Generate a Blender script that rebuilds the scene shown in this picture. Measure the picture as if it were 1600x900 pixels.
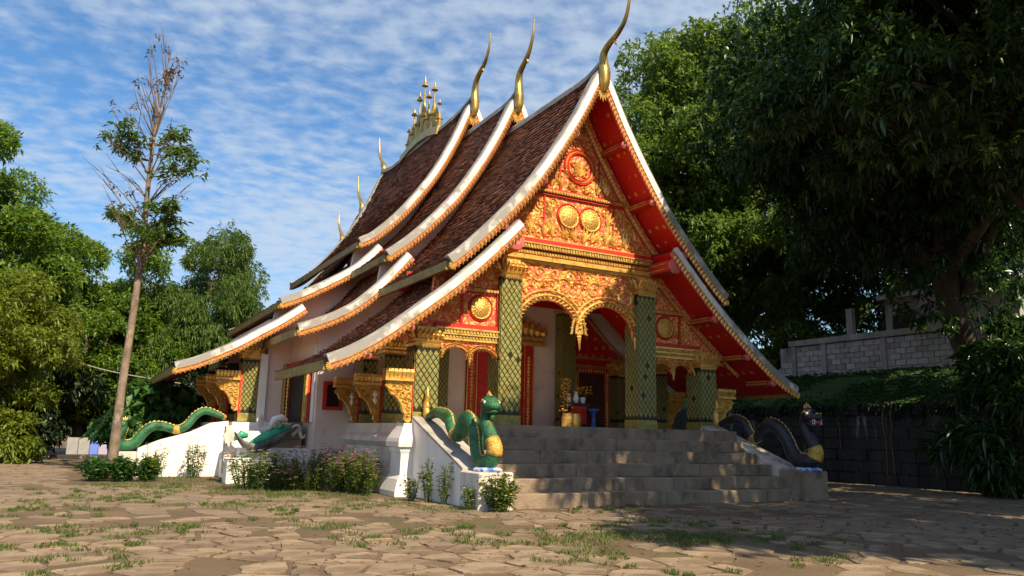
import bpy, math, random
import numpy as np
from mathutils import Vector, Matrix

for o in list(bpy.data.objects):
    bpy.data.objects.remove(o)
scene = bpy.context.scene
COL = scene.collection
GZ = -0.10            # level of the courtyard
FZ = 1.30             # level of the temple floor
R = math.radians

# ------------------------------------------------------------------ camera
cam_d = bpy.data.cameras.new('camera')
cam = bpy.data.objects.new('camera', cam_d)
COL.objects.link(cam)
scene.camera = cam
yaw, pitch, roll = 0.5027, 0.1866, 0.0225
fw = Vector((math.sin(yaw) * math.cos(pitch), math.cos(yaw) * math.cos(pitch), math.sin(pitch)))
rt = Vector((math.cos(yaw), -math.sin(yaw), 0))
up = rt.cross(fw)
rt2 = rt * math.cos(roll) + up * math.sin(roll)
up2 = up * math.cos(roll) - rt * math.sin(roll)
cam.matrix_world = Matrix(((rt2.x, up2.x, -fw.x, -9.823), (rt2.y, up2.y, -fw.y, -14.652),
                           (rt2.z, up2.z, -fw.z, 1.123), (0, 0, 0, 1)))
cam_d.sensor_width = 36
cam_d.lens = 27.225
cam_d.clip_start = 0.05
cam_d.clip_end = 3000

# ------------------------------------------------------------------ sky and sun
SUN_AZ, SUN_EL = R(7), R(44)      # azimuth to the right of the temple's front
sun_dir = Vector((math.sin(SUN_AZ) * math.cos(SUN_EL), -math.cos(SUN_AZ) * math.cos(SUN_EL), math.sin(SUN_EL)))
world = bpy.data.worlds.new('World')
scene.world = world
world.use_nodes = True
wt = world.node_tree
wt.nodes.clear()
def wn(t, **k):
    n = wt.nodes.new(t)
    for a, b in k.items():
        setattr(n, a, b)
    return n
w_out = wn('ShaderNodeOutputWorld')
w_bg = wn('ShaderNodeBackground')
w_bg.inputs[1].default_value = 0.072
sky = wn('ShaderNodeTexSky', sky_type='NISHITA', sun_disc=False)
sky.sun_elevation = SUN_EL
sky.sun_rotation = math.pi - SUN_AZ
sky.air_density = 1.0
sky.dust_density = 0.4
sky.ozone_density = 3.0
tc = wn('ShaderNodeTexCoord')
sep = wn('ShaderNodeSeparateXYZ')
wt.links.new(tc.outputs['Generated'], sep.inputs[0])
zc = wn('ShaderNodeMath', operation='ADD'); zc.inputs[1].default_value = 0.10
zm = wn('ShaderNodeMath', operation='MAXIMUM'); zm.inputs[1].default_value = 0.04
wt.links.new(sep.outputs[2], zc.inputs[0]); wt.links.new(zc.outputs[0], zm.inputs[0])
dx = wn('ShaderNodeMath', operation='DIVIDE'); dy = wn('ShaderNodeMath', operation='DIVIDE')
wt.links.new(sep.outputs[0], dx.inputs[0]); wt.links.new(zm.outputs[0], dx.inputs[1])
wt.links.new(sep.outputs[1], dy.inputs[0]); wt.links.new(zm.outputs[0], dy.inputs[1])
comb = wn('ShaderNodeCombineXYZ')
wt.links.new(dx.outputs[0], comb.inputs[0]); wt.links.new(dy.outputs[0], comb.inputs[1])
rotm = wn('ShaderNodeMapping')
rotm.inputs['Rotation'].default_value = (0, 0, R(35))
rotm.inputs['Scale'].default_value = (1.0, 1.2, 1.0)
wt.links.new(comb.outputs[0], rotm.inputs[0])
n1 = wn('ShaderNodeTexNoise'); n1.inputs['Scale'].default_value = 0.8; n1.inputs['Detail'].default_value = 5
n1.inputs['Distortion'].default_value = 0.3
n2 = wn('ShaderNodeTexNoise'); n2.inputs['Scale'].default_value = 14.0; n2.inputs['Detail'].default_value = 6
n2.inputs['Roughness'].default_value = 0.5; n2.inputs['Distortion'].default_value = 0.15
for n in (n1, n2):
    wt.links.new(rotm.outputs[0], n.inputs['Vector'])
mixn = wn('ShaderNodeMath', operation='MULTIPLY_ADD')
mixn.inputs[1].default_value = 1.5
wt.links.new(n1.outputs[0], mixn.inputs[0]); wt.links.new(n2.outputs[0], mixn.inputs[2])
ramp = wn('ShaderNodeMapRange', interpolation_type='SMOOTHSTEP')
ramp.inputs['From Min'].default_value = 0.90; ramp.inputs['From Max'].default_value = 1.56
ramp.inputs['To Max'].default_value = 0.82; ramp.inputs['To Min'].default_value = 0.16
wt.links.new(mixn.outputs[0], ramp.inputs[0])
sat = wn('ShaderNodeHueSaturation'); sat.inputs['Saturation'].default_value = 1.4
sat.inputs['Value'].default_value = 1.35
wt.links.new(sky.outputs[0], sat.inputs['Color'])
wmix = wn('ShaderNodeMixRGB')
wmix.inputs[2].default_value = (5.2, 6.0, 7.0, 1)
wt.links.new(ramp.outputs[0], wmix.inputs[0]); wt.links.new(sat.outputs[0], wmix.inputs[1])
wt.links.new(wmix.outputs[0], w_bg.inputs[0]); wt.links.new(w_bg.outputs[0], w_out.inputs[0])

sun_l = bpy.data.lights.new('sun', 'SUN')
sun_l.energy = 5.0
sun_l.angle = R(0.53)
sun_l.color = (1.0, 0.81, 0.56)
sun = bpy.data.objects.new('sun', sun_l)
sun.rotation_euler = sun_dir.to_track_quat('Z', 'Y').to_euler()
sun.location = sun_dir * 60
COL.objects.link(sun)

scene.view_settings.view_transform = 'Standard'
scene.view_settings.look = 'None'
scene.view_settings.gamma = 1
scene.view_settings.exposure = 0.74
scene.view_settings.use_curve_mapping = False

# ------------------------------------------------------------------ materials
MATS = {}
def new_mat(name):
    m = bpy.data.materials.new(name)
    m.use_nodes = True
    MATS[name] = m
    nt = m.node_tree
    return m, nt, nt.nodes['Principled BSDF']
def nd(nt, t, **k):
    n = nt.nodes.new(t)
    for a, b in k.items():
        setattr(n, a, b)
    return n
def rgba(c):
    return (c[0], c[1], c[2], 1)
def surf(name, c1, c2=None, scale=4.0, rough=0.7, metal=0.0, bump=0.25, bscale=30.0, contrast=(0.35, 0.65),
         stain=None, stain_scale=1.6, stain_range=(0.5, 0.7), stretch=(1, 1, 1), rnd=None, objrnd=0.0, spec=0.4, coat=0.0, wear=False):
    """procedural surface: two colours in noise, optional stain, optional per-piece colour"""
    m, nt, b = new_mat(name)
    L = nt.links.new
    t = nd(nt, 'ShaderNodeTexCoord')
    mp = nd(nt, 'ShaderNodeMapping'); mp.inputs['Scale'].default_value = stretch
    L(t.outputs['Object'], mp.inputs[0])
    n = nd(nt, 'ShaderNodeTexNoise'); n.inputs['Scale'].default_value = scale; n.inputs['Detail'].default_value = 6
    L(mp.outputs[0], n.inputs['Vector'])
    mr = nd(nt, 'ShaderNodeMapRange'); mr.inputs[1].default_value, mr.inputs[2].default_value = contrast
    L(n.outputs[0], mr.inputs[0])
    mx = nd(nt, 'ShaderNodeMixRGB'); mx.inputs[1].default_value = rgba(c1); mx.inputs[2].default_value = rgba(c2 or c1)
    L(mr.outputs[0], mx.inputs[0])
    col = mx.outputs[0]
    if stain:
        n2 = nd(nt, 'ShaderNodeTexNoise'); n2.inputs['Scale'].default_value = stain_scale
        n2.inputs['Detail'].default_value = 8; n2.inputs['Roughness'].default_value = 0.65
        L(mp.outputs[0], n2.inputs['Vector'])
        mr2 = nd(nt, 'ShaderNodeMapRange'); mr2.inputs[1].default_value, mr2.inputs[2].default_value = stain_range
        if wear:     # old grey lime wash survives least towards the tips of the boards
            aw = nd(nt, 'ShaderNodeAttribute', attribute_name='rnd')
            ma = nd(nt, 'ShaderNodeMath', operation='MULTIPLY_ADD'); ma.inputs[1].default_value = 0.30
            L(aw.outputs['Fac'], ma.inputs[0]); L(n2.outputs[0], ma.inputs[2]); L(ma.outputs[0], mr2.inputs[0])
        else:
            L(n2.outputs[0], mr2.inputs[0])
        mx2 = nd(nt, 'ShaderNodeMixRGB'); mx2.inputs[2].default_value = rgba(stain)
        L(mr2.outputs[0], mx2.inputs[0]); L(col, mx2.inputs[1])
        col = mx2.outputs[0]
    if rnd:
        at = nd(nt, 'ShaderNodeAttribute', attribute_name='rnd')
        mx3 = nd(nt, 'ShaderNodeMixRGB'); mx3.inputs[2].default_value = rgba(rnd)
        L(at.outputs['Fac'], mx3.inputs[0]); L(col, mx3.inputs[1])
        col = mx3.outputs[0]
    if objrnd:
        oi = nd(nt, 'ShaderNodeObjectInfo')
        hs = nd(nt, 'ShaderNodeHueSaturation')
        mrv = nd(nt, 'ShaderNodeMapRange'); mrv.inputs[3].default_value = 1 - objrnd; mrv.inputs[4].default_value = 1 + objrnd
        L(oi.outputs['Random'], mrv.inputs[0]); L(mrv.outputs[0], hs.inputs['Value']); L(col, hs.inputs['Color'])
        col = hs.outputs[0]
    L(col, b.inputs['Base Color'])
    b.inputs['Roughness'].default_value = rough
    b.inputs['Metallic'].default_value = metal
    b.inputs['Specular IOR Level'].default_value = spec
    b.inputs['Coat Weight'].default_value = coat
    if bump:
        nb = nd(nt, 'ShaderNodeTexNoise'); nb.inputs['Scale'].default_value = bscale; nb.inputs['Detail'].default_value = 5
        L(mp.outputs[0], nb.inputs['Vector'])
        bp = nd(nt, 'ShaderNodeBump'); bp.inputs['Strength'].default_value = bump; bp.inputs['Distance'].default_value = 0.02
        L(nb.outputs[0], bp.inputs['Height']); L(bp.outputs[0], b.inputs['Normal'])
    return m
def leafmat(name, dark, light, trans=0.35, rough=0.45):
    m = bpy.data.materials.new(name); m.use_nodes = True; MATS[name] = m
    nt = m.node_tree; b = nt.nodes['Principled BSDF']; out = nt.nodes['Material Output']; L = nt.links.new
    at = nd(nt, 'ShaderNodeAttribute', attribute_name='rnd')
    mx = nd(nt, 'ShaderNodeMixRGB'); mx.inputs[1].default_value = rgba(dark); mx.inputs[2].default_value = rgba(light)
    L(at.outputs['Fac'], mx.inputs[0]); L(mx.outputs[0], b.inputs['Base Color'])
    b.inputs['Roughness'].default_value = rough
    tr = nd(nt, 'ShaderNodeBsdfTranslucent')
    hs = nd(nt, 'ShaderNodeHueSaturation'); hs.inputs['Hue'].default_value = 0.48; hs.inputs['Value'].default_value = 1.5
    L(mx.outputs[0], hs.inputs['Color']); L(hs.outputs[0], tr.inputs[0])
    ms = nd(nt, 'ShaderNodeMixShader'); ms.inputs[0].default_value = trans
    L(b.outputs[0], ms.inputs[1]); L(tr.outputs[0], ms.inputs[2]); L(ms.outputs[0], out.inputs[0])
    return m

surf('gold', (0.84, 0.55, 0.145), (0.68, 0.40, 0.09), 9, rough=0.36, metal=0.45, bump=0.35, bscale=38, stain=(0.30, 0.14, 0.045), stain_scale=6, stain_range=(0.53, 0.72), spec=0.5)
surf('gold_dull', (0.62, 0.41, 0.09), (0.42, 0.27, 0.07), 7, rough=0.45, metal=0.35, bump=0.5, bscale=45, stain=(0.30, 0.07, 0.03), stain_scale=9, stain_range=(0.52, 0.72))
surf('gold_disc', (0.74, 0.47, 0.11), (0.46, 0.25, 0.06), 26, rough=0.34, metal=0.4, bump=1.0, bscale=26)
surf('gold_finial', (0.52, 0.35, 0.09), (0.34, 0.23, 0.07), 5, rough=0.34, metal=0.7, bump=0.15, bscale=20, stain=(0.22, 0.15, 0.07), stain_scale=3, stain_range=(0.55, 0.75))
surf('red', (0.55, 0.028, 0.016), (0.42, 0.02, 0.014), 5, rough=0.5, bump=0.2, bscale=25)
surf('red_panel', (0.66, 0.10, 0.055), (0.80, 0.48, 0.12), 17, rough=0.45, bump=0.9, bscale=24, contrast=(0.49, 0.58))
surf('pink', (0.72, 0.20, 0.17), (0.62, 0.13, 0.11), 7, rough=0.6, bump=0.2)
surf('plaster', (0.80, 0.78, 0.74), (0.74, 0.71, 0.65), 3, rough=0.85, bump=0.15, bscale=35, stain=(0.40, 0.34, 0.27), stain_scale=2.4, stain_range=(0.57, 0.80), stretch=(1, 1, 0.35))
surf('plaster_warm', (0.78, 0.66, 0.58), (0.70, 0.56, 0.48), 1.2, rough=0.9, bump=0.15, bscale=25, stain=(0.45, 0.33, 0.27), stain_scale=1.1, stain_range=(0.56, 0.8))  # white plaster; the pink of bounced light is tinted into its colour
surf('plaster_old', (0.66, 0.61, 0.54), (0.52, 0.46, 0.39), 5, rough=0.9, bump=0.5, bscale=30, stain=(0.18, 0.15, 0.12), stain_scale=2.6, stain_range=(0.50, 0.68), stretch=(1, 1, 0.55))
surf('plaster_beige', (0.74, 0.68, 0.58), (0.62, 0.55, 0.45), 3, rough=0.9, bump=0.3, bscale=30, stain=(0.36, 0.29, 0.22), stain_scale=2.2, stain_range=(0.55, 0.76), stretch=(1, 1, 0.7))
surf('board_white', (0.80, 0.79, 0.76), (0.70, 0.69, 0.65), 3, rough=0.75, bump=0.2, bscale=24, stain=(0.27, 0.265, 0.25), stain_scale=2.2, stain_range=(0.5, 0.66), wear=True)
surf('board_edge', (0.30, 0.30, 0.29), (0.20, 0.19, 0.18), 6, rough=0.85, bump=0.4, bscale=24, stain=(0.46, 0.45, 0.43), stain_scale=3, stain_range=(0.5, 0.7))
surf('tile', (0.145, 0.052, 0.028), (0.050, 0.025, 0.018), 2.2, rough=0.62, bump=0.4, bscale=50, contrast=(0.35, 0.6), rnd=(0.31, 0.115, 0.055))
surf('fascia', (0.36, 0.26, 0.07), (0.22, 0.16, 0.06), 6, rough=0.6, bump=0.3, stain=(0.09, 0.07, 0.05), stain_scale=2, stain_range=(0.5, 0.7))
surf('column_green', (0.030, 0.034, 0.016), (0.018, 0.022, 0.012), 8, rough=0.35, metal=0.2, bump=0.3)
surf('inlay', (0.35, 0.29, 0.075), (0.20, 0.18, 0.05), 12, rough=0.38, metal=0.25, bump=0.4, bscale=60, rnd=(0.25, 0.26, 0.085))
surf('lattice', (0.018, 0.020, 0.012), None, rough=0.5, bump=0)
surf('dark', (0.012, 0.010, 0.009), (0.02, 0.015, 0.012), 3, rough=0.8, bump=0.1)
surf('door_wood', (0.10, 0.035, 0.018), (0.06, 0.022, 0.014), 4, rough=0.5, bump=0.3, stretch=(8, 8, 1))
surf('stone_step', (0.28, 0.215, 0.15), (0.20, 0.152, 0.108), 3.2, rough=0.9, bump=0.8, bscale=26, stain=(0.045, 0.037, 0.028), stain_scale=2.4, stain_range=(0.50, 0.74), objrnd=0.06, stretch=(1, 1, 0.8))
surf('flagstone', (0.265, 0.20, 0.13), (0.19, 0.142, 0.092), 2.6, rough=0.88, bump=0.6, bscale=30, stain=(0.155, 0.108, 0.066), stain_scale=1.3, stain_range=(0.46, 0.62), objrnd=0.20)
surf('flagstone_far', (0.265, 0.20, 0.13), (0.19, 0.142, 0.092), 2.6, rough=0.88, bump=0.5, bscale=30, stain=(0.155, 0.108, 0.066), stain_scale=1.3, stain_range=(0.46, 0.62), rnd=(0.17, 0.13, 0.09))
surf('dirt', (0.145, 0.098, 0.056), (0.10, 0.070, 0.041), 0.9, rough=0.95, bump=0.9, bscale=22, stain=(0.075, 0.080, 0.028), stain_scale=0.55, stain_range=(0.54, 0.72))
surf('bank', (0.022, 0.058, 0.012), (0.045, 0.085, 0.018), 2.0, rough=0.95, bump=0.9, bscale=16, stain=(0.05, 0.04, 0.025), stain_scale=0.8, stain_range=(0.6, 0.75))
surf('dark_wall', (0.045, 0.04, 0.034), (0.022, 0.02, 0.018), 1.8, rough=0.9, bump=0.12, bscale=12, stain=(0.30, 0.29, 0.28), stain_scale=1.5, stain_range=(0.60, 0.70), stretch=(1, 1.3, 0.3))
surf('block', (0.46, 0.44, 0.41), (0.34, 0.325, 0.30), 4, rough=0.92, bump=0.6, bscale=30, objrnd=0.25)
surf('concrete', (0.42, 0.40, 0.37), (0.30, 0.285, 0.26), 2, rough=0.92, bump=0.5, bscale=20, stain=(0.12, 0.11, 0.10), stain_scale=1.5, stain_range=(0.5, 0.72), stretch=(1, 1, 0.4))
surf('bark', (0.25, 0.19, 0.135), (0.12, 0.092, 0.068), 7, rough=0.95, bump=1.0, bscale=14, stretch=(1, 1, 0.6), stain=(0.36, 0.30, 0.23), stain_scale=6, stain_range=(0.56, 0.66))
surf('bark_dark', (0.10, 0.075, 0.055), (0.055, 0.042, 0.032), 4, rough=0.9, bump=0.8, bscale=14, stretch=(1, 1, 0.35))
surf('twig', (0.17, 0.12, 0.085), (0.11, 0.08, 0.06), 6, rough=0.9, bump=0.3)
surf('cable', (0.30, 0.28, 0.25), None, rough=0.6, bump=0)
def scales(name, c1, c2, sc=15, rough=0.48):
    m, nt, b = new_mat(name); L = nt.links.new
    t = nd(nt, 'ShaderNodeTexCoord'); v = nd(nt, 'ShaderNodeTexVoronoi'); v.inputs['Scale'].default_value = sc
    L(t.outputs['Object'], v.inputs['Vector'])
    mr = nd(nt, 'ShaderNodeMapRange'); mr.inputs[1].default_value = 0.1; mr.inputs[2].default_value = 0.75
    L(v.outputs['Distance'], mr.inputs[0])
    n = nd(nt, 'ShaderNodeTexNoise'); n.inputs['Scale'].default_value = 3
    L(t.outputs['Object'], n.inputs['Vector'])
    mx = nd(nt, 'ShaderNodeMixRGB'); mx.inputs[1].default_value = rgba(c1); mx.inputs[2].default_value = rgba(c2)
    L(mr.outputs[0], mx.inputs[0])
    mx2 = nd(nt, 'ShaderNodeMixRGB', blend_type='MULTIPLY'); mx2.inputs[2].default_value = (0.42, 0.45, 0.36, 1)
    n.inputs['Scale'].default_value = 5; n.inputs['Detail'].default_value = 8; mr2 = nd(nt, 'ShaderNodeMapRange'); mr2.inputs[1].default_value = 0.48; mr2.inputs[2].default_value = 0.62
    L(n.outputs[0], mr2.inputs[0]); L(mr2.outputs[0], mx2.inputs[0]); L(mx.outputs[0], mx2.inputs[1])
    L(mx2.outputs[0], b.inputs['Base Color']); b.inputs['Roughness'].default_value = rough
    bp = nd(nt, 'ShaderNodeBump'); bp.inputs['Strength'].default_value = 0.8; bp.inputs['Distance'].default_value = 0.012; bp.invert = True
    L(v.outputs['Distance'], bp.inputs['Height']); L(bp.outputs[0], b.inputs['Normal'])
    return m
scales('naga_green', (0.030, 0.20, 0.072), (0.010, 0.095, 0.036), 44)
scales('naga_black', (0.030, 0.040, 0.066), (0.006, 0.008, 0.014), 44, 0.3)
scales('naga_grey', (0.20, 0.195, 0.17), (0.11, 0.11, 0.10), 20, 0.6)
scales('naga_collar', (0.74, 0.48, 0.08), (0.42, 0.25, 0.04), 40, 0.35)
surf('blue_paint', (0.10, 0.22, 0.55), (0.55, 0.62, 0.72), 9, rough=0.5, contrast=(0.45, 0.55))
surf('white_paint', (0.78, 0.76, 0.72), None, rough=0.5, bump=0.1)
surf('mint', (0.05, 0.42, 0.22), (0.03, 0.28, 0.15), 6, rough=0.4, bump=0.1)
surf('mouth', (0.50, 0.10, 0.09), (0.36, 0.05, 0.05), 8, rough=0.4, bump=0.1)
surf('blue_pot', (0.03, 0.10, 0.32), None, rough=0.3, bump=0)
surf('petal_pink', (0.52, 0.16, 0.34), (0.74, 0.40, 0.52), 20, rough=0.6, bump=0)
surf('petal_white', (0.78, 0.72, 0.60), None, rough=0.6, bump=0)
surf('petal_yellow', (0.80, 0.52, 0.02), None, rough=0.6, bump=0)
surf('petal_orange', (0.70, 0.30, 0.04), None, rough=0.6, bump=0)
surf('sheet_grey', (0.22, 0.225, 0.23), (0.16, 0.165, 0.17), 3, rough=0.5, bump=0.1)
surf('sheet_blue', (0.03, 0.10, 0.55), None, rough=0.4, bump=0.1)
surf('sheet_lilac', (0.26, 0.24, 0.36), None, rough=0.5, bump=0.1)
# red soffit with stencilled gold flowers
def soffit_mat():
    m, nt, b = new_mat('soffit'); L = nt.links.new
    t = nd(nt, 'ShaderNodeTexCoord'); mp = nd(nt, 'ShaderNodeMapping'); mp.inputs['Scale'].default_value = (3.6, 3.6, 3.6)
    L(t.outputs['Object'], mp.inputs[0])
    v = nd(nt, 'ShaderNodeTexVoronoi'); v.inputs['Scale'].default_value = 1.0; v.inputs['Randomness'].default_value = 0.35
    L(mp.outputs[0], v.inputs['Vector'])
    n = nd(nt, 'ShaderNodeTexNoise'); n.inputs['Scale'].default_value = 16
    L(t.outputs['Object'], n.inputs['Vector'])
    ad = nd(nt, 'ShaderNodeMath', operation='MULTIPLY_ADD'); ad.inputs[1].default_value = 0.16
    L(n.outputs[0], ad.inputs[0]); L(v.outputs['Distance'], ad.inputs[2])
    lt = nd(nt, 'ShaderNodeMath', operation='LESS_THAN'); lt.inputs[1].default_value = 0.285
    L(ad.outputs[0], lt.inputs[0])
    mx = nd(nt, 'ShaderNodeMixRGB'); mx.inputs[1].default_value = (0.58, 0.012, 0.010, 1); mx.inputs[2].default_value = (0.62, 0.30, 0.05, 1)
    L(lt.outputs[0], mx.inputs[0]); L(mx.outputs[0], b.inputs['Base Color'])
    b.inputs['Roughness'].default_value = 0.5
soffit_mat()
leafmat('leaf_mango', (0.012, 0.042, 0.010), (0.058, 0.130, 0.024), 0.30, 0.30)
leafmat('leaf_back', (0.060, 0.135, 0.022), (0.16, 0.26, 0.04), 0.45, 0.42)
leafmat('leaf_left', (0.060, 0.150, 0.018), (0.18, 0.285, 0.032), 0.48, 0.42)
leafmat('leaf_yellow', (0.09, 0.15, 0.014), (0.22, 0.27, 0.03), 0.45, 0.45)
leafmat('leaf_bamboo', (0.075, 0.15, 0.025), (0.16, 0.26, 0.05), 0.5, 0.5)
leafmat('leaf_slim', (0.055, 0.125, 0.024), (0.12, 0.21, 0.04), 0.4, 0.45)
leafmat('leaf_dry', (0.10, 0.065, 0.03), (0.17, 0.12, 0.05), 0.3, 0.6)
leafmat('leaf_shrub', (0.06, 0.115, 0.02), (0.17, 0.23, 0.04), 0.4, 0.5)
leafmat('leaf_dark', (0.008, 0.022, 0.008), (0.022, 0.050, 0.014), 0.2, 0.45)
leafmat('leaf_fern', (0.025, 0.085, 0.018), (0.06, 0.17, 0.03), 0.35, 0.5)
leafmat('leaf_broad', (0.045, 0.12, 0.022), (0.08, 0.20, 0.04), 0.35, 0.5)
leafmat('grass', (0.05, 0.095, 0.015), (0.16, 0.20, 0.04), 0.4, 0.6)

# ------------------------------------------------------------------ mesh helpers
def tag(o, label=None, cat=None, group=None, kind=None):
    if label: o['label'] = label
    if cat: o['category'] = cat
    if group: o['group'] = group
    if kind: o['kind'] = kind
    return o
def empty(name, loc=(0, 0, 0), parent=None):
    o = bpy.data.objects.new(name, None)
    o.location = loc
    o.empty_display_size = 0.3
    COL.objects.link(o)
    if parent: o.parent = parent
    return o
def link(name, me, mat, parent=None, kind=None):
    if mat and not me.materials:
        me.materials.append(MATS[mat])
    o = bpy.data.objects.new(name, me)
    COL.objects.link(o)
    if parent is not None: o.parent = parent
    if kind: o['kind'] = kind
    return o
class MB:
    def __init__(s):
        s.v, s.f, s.r, s.cur = [], [], [], 0.0
    def add(s, vs, fs):
        n = len(s.v)
        s.v.extend(vs); s.r.extend([s.cur] * len(vs))
        s.f.extend([tuple(i + n for i in f) for f in fs])
    def box(s, x0, x1, y0, y1, z0, z1, jit=0.0, rng=random):
        j = (lambda: rng.uniform(-jit, jit)) if jit else (lambda: 0.0)
        s.add([(x + j(), y + j(), z + j()) for z in (z0, z1) for y in (y0, y1) for x in (x0, x1)],
              [(0, 2, 3, 1), (4, 5, 7, 6), (0, 1, 5, 4), (2, 6, 7, 3), (0, 4, 6, 2), (1, 3, 7, 5)])
    def bbox(s, x0, x1, y0, y1, z0, z1, b=0.01):
        """box with chamfered vertical and top edges on every side"""
        def ring(i, z):
            return [(x0 + i, y0 + b, z), (x0 + b, y0 + i, z), (x1 - b, y0 + i, z), (x1 - i, y0 + b, z),
                    (x1 - i, y1 - b, z), (x1 - b, y1 - i, z), (x0 + b, y1 - i, z), (x0 + i, y1 - b, z)]
        rs = [ring(0, z0), ring(0, z1 - b), ring(b * 0.9, z1)]
        s.loft(rs, True, True)
    def loft(s, rings, cap0=True, cap1=True, closed=True):
        n = len(rings[0]); vs = [p for r in rings for p in r]; fs = []
        for i in range(len(rings) - 1):
            for j in range(n if closed else n - 1):
                a = i * n + j; b = i * n + (j + 1) % n
                fs.append((a, b, b + n, a + n))
        if cap0: fs.append(tuple(range(n - 1, -1, -1)))
        if cap1: fs.append(tuple(range((len(rings) - 1) * n, len(rings) * n)))
        s.add(vs, fs)
    def prism(s, poly, y0, y1):
        """polygon in x,z pushed along y"""
        n = len(poly)
        s.add([(x, y0, z) for x, z in poly] + [(x, y1, z) for x, z in poly],
              [tuple(range(n - 1, -1, -1)), tuple(range(n, 2 * n))] + [(i, (i + 1) % n, n + (i + 1) % n, n + i) for i in range(n)])
    def tube(s, pts, rad, n=8, flat=1.0, cap=True, upv=None):
        pts = [Vector(p) for p in pts]
        if not hasattr(rad, '__len__'): rad = [rad] * len(pts)
        rings = []; prev = None
        for i, p in enumerate(pts):
            t = (pts[min(i + 1, len(pts) - 1)] - pts[max(i - 1, 0)])
            if t.length < 1e-9: t = Vector((0, 0, 1))
            t.normalize()
            if prev is None:
                a = Vector(upv) if upv else (Vector((0, 0, 1)) if abs(t.z) < 0.9 else Vector((1, 0, 0)))
            else: a = prev
            b = (a - t * a.dot(t))
            if b.length < 1e-6: b = t.orthogonal()
            b.normalize(); prev = b
            c = t.cross(b)
            rings.append([tuple(p + (b * math.cos(k * 2 * math.pi / n) + c * math.sin(k * 2 * math.pi / n) * flat) * rad[i]) for k in range(n)])
        s.loft(rings, cap, cap)
    def lathe(s, cx, cy, prof, n=12, sq=False):
        rings = []
        for r, z in prof:
            rings.append([(cx + r * math.cos(2 * math.pi * (k + .5) / n) * (1.414 if sq else 1), cy + r * math.sin(2 * math.pi * (k + .5) / n) * (1.414 if sq else 1), z) for k in range(n)])
        s.loft(rings)
    def build(s, name, mat, parent=None, smooth=False, kind=None, attr=False):
        me = bpy.data.meshes.new(name)
        me.from_pydata(s.v, [], s.f)
        if smooth:
            me.polygons.foreach_set('use_smooth', [True] * len(me.polygons))
        if attr:
            a = me.attributes.new('rnd', 'FLOAT', 'POINT'); a.data.foreach_set('value', s.r)
        me.update()
        return link(name, me, mat, parent, kind)
def catmull(P, n=8):
    P = [Vector(p) for p in P]; out = []
    Q = [P[0] * 2 - P[1]] + P + [P[-1] * 2 - P[-2]]
    for i in range(1, len(Q) - 2):
        for k in range(n):
            t = k / n
            out.append(0.5 * ((2 * Q[i]) + (-Q[i - 1] + Q[i + 1]) * t + (2 * Q[i - 1] - 5 * Q[i] + 4 * Q[i + 1] - Q[i + 2]) * t * t
                              + (-Q[i - 1] + 3 * Q[i] - 3 * Q[i + 1] + Q[i + 2]) * t ** 3))
    out.append(P[-1])
    return out
def lerp_list(vals, m):
    xs = np.linspace(0, 1, len(vals))
    return [float(v) for v in np.interp(np.linspace(0, 1, m), xs, vals)]
# ------------------------------------------------------------------ temple
rng = random.Random(7)
temple = empty('temple', (0.1, 0, 0))
tag(temple, 'red and gold temple with steep stacked brown tiled roofs and white bargeboards', 'temple')

U1 = [(0, 9.52), (-.17, 9.26), (-.63, 8.36), (-1.18, 7.45), (-1.78, 6.57), (-2.35, 5.87), (-2.91, 5.27), (-3.44, 4.75), (-3.72, 4.52)]
L1 = [(-2.1, 5.53), (-2.64, 4.97), (-3.11, 4.51), (-3.67, 4.0), (-4.17, 3.6), (-4.7, 3.18), (-5.18, 2.83), (-5.67, 2.54), (-6.06, 2.37)]
U2 = [(0, 10.42), (-.18, 10.16), (-.54, 9.37), (-1.07, 8.38), (-1.74, 7.35), (-2.4, 6.56), (-3.02, 5.93), (-3.58, 5.47)]
M2 = [(-3.0, 5.52), (-3.31, 5.14), (-3.68, 4.70), (-4.22, 4.18), (-4.71, 3.85), (-5.2, 3.61), (-5.65, 3.43)]
U3 = [(0, 11.36), (-.18, 11.08), (-.61, 10.05), (-1.16, 8.97), (-1.81, 8.0), (-2.41, 7.26), (-3.02, 6.67), (-3.42, 6.42)]
M3 = [(-2.81, 6.35), (-3.1, 6.01), (-3.53, 5.6), (-4.11, 5.21), (-4.65, 4.88), (-5.1, 4.64), (-5.48, 4.47)]
L3 = [(-4.86, 4.38), (-5.38, 3.98), (-6.02, 3.56), (-6.51, 3.24), (-7.0, 2.98), (-7.47, 2.75), (-7.92, 2.60)]
def smooth2(P, step):
    c = catmull([(x, z, 0) for x, z in P], 10)
    d = [0]
    for a, b in zip(c, c[1:]): d.append(d[-1] + (b - a).length)
    n = max(2, round(d[-1] / step))
    s = np.linspace(0, d[-1], n + 1)
    return list(zip(np.interp(s, d, [p.x for p in c]).tolist(), np.interp(s, d, [p.y for p in c]).tolist()))
def normals2(pts):
    out = []
    for i in range(len(pts)):
        a = pts[max(i - 1, 0)]; b = pts[min(i + 1, len(pts) - 1)]
        tx, tz = b[0] - a[0], b[1] - a[1]; l = math.hypot(tx, tz) or 1
        out.append((tz / l, -tx / l))
    return out
def offs(pts, d):
    return [(p[0] + n[0] * d, p[1] + n[1] * d) for p, n in zip(pts, normals2(pts))]
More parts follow.
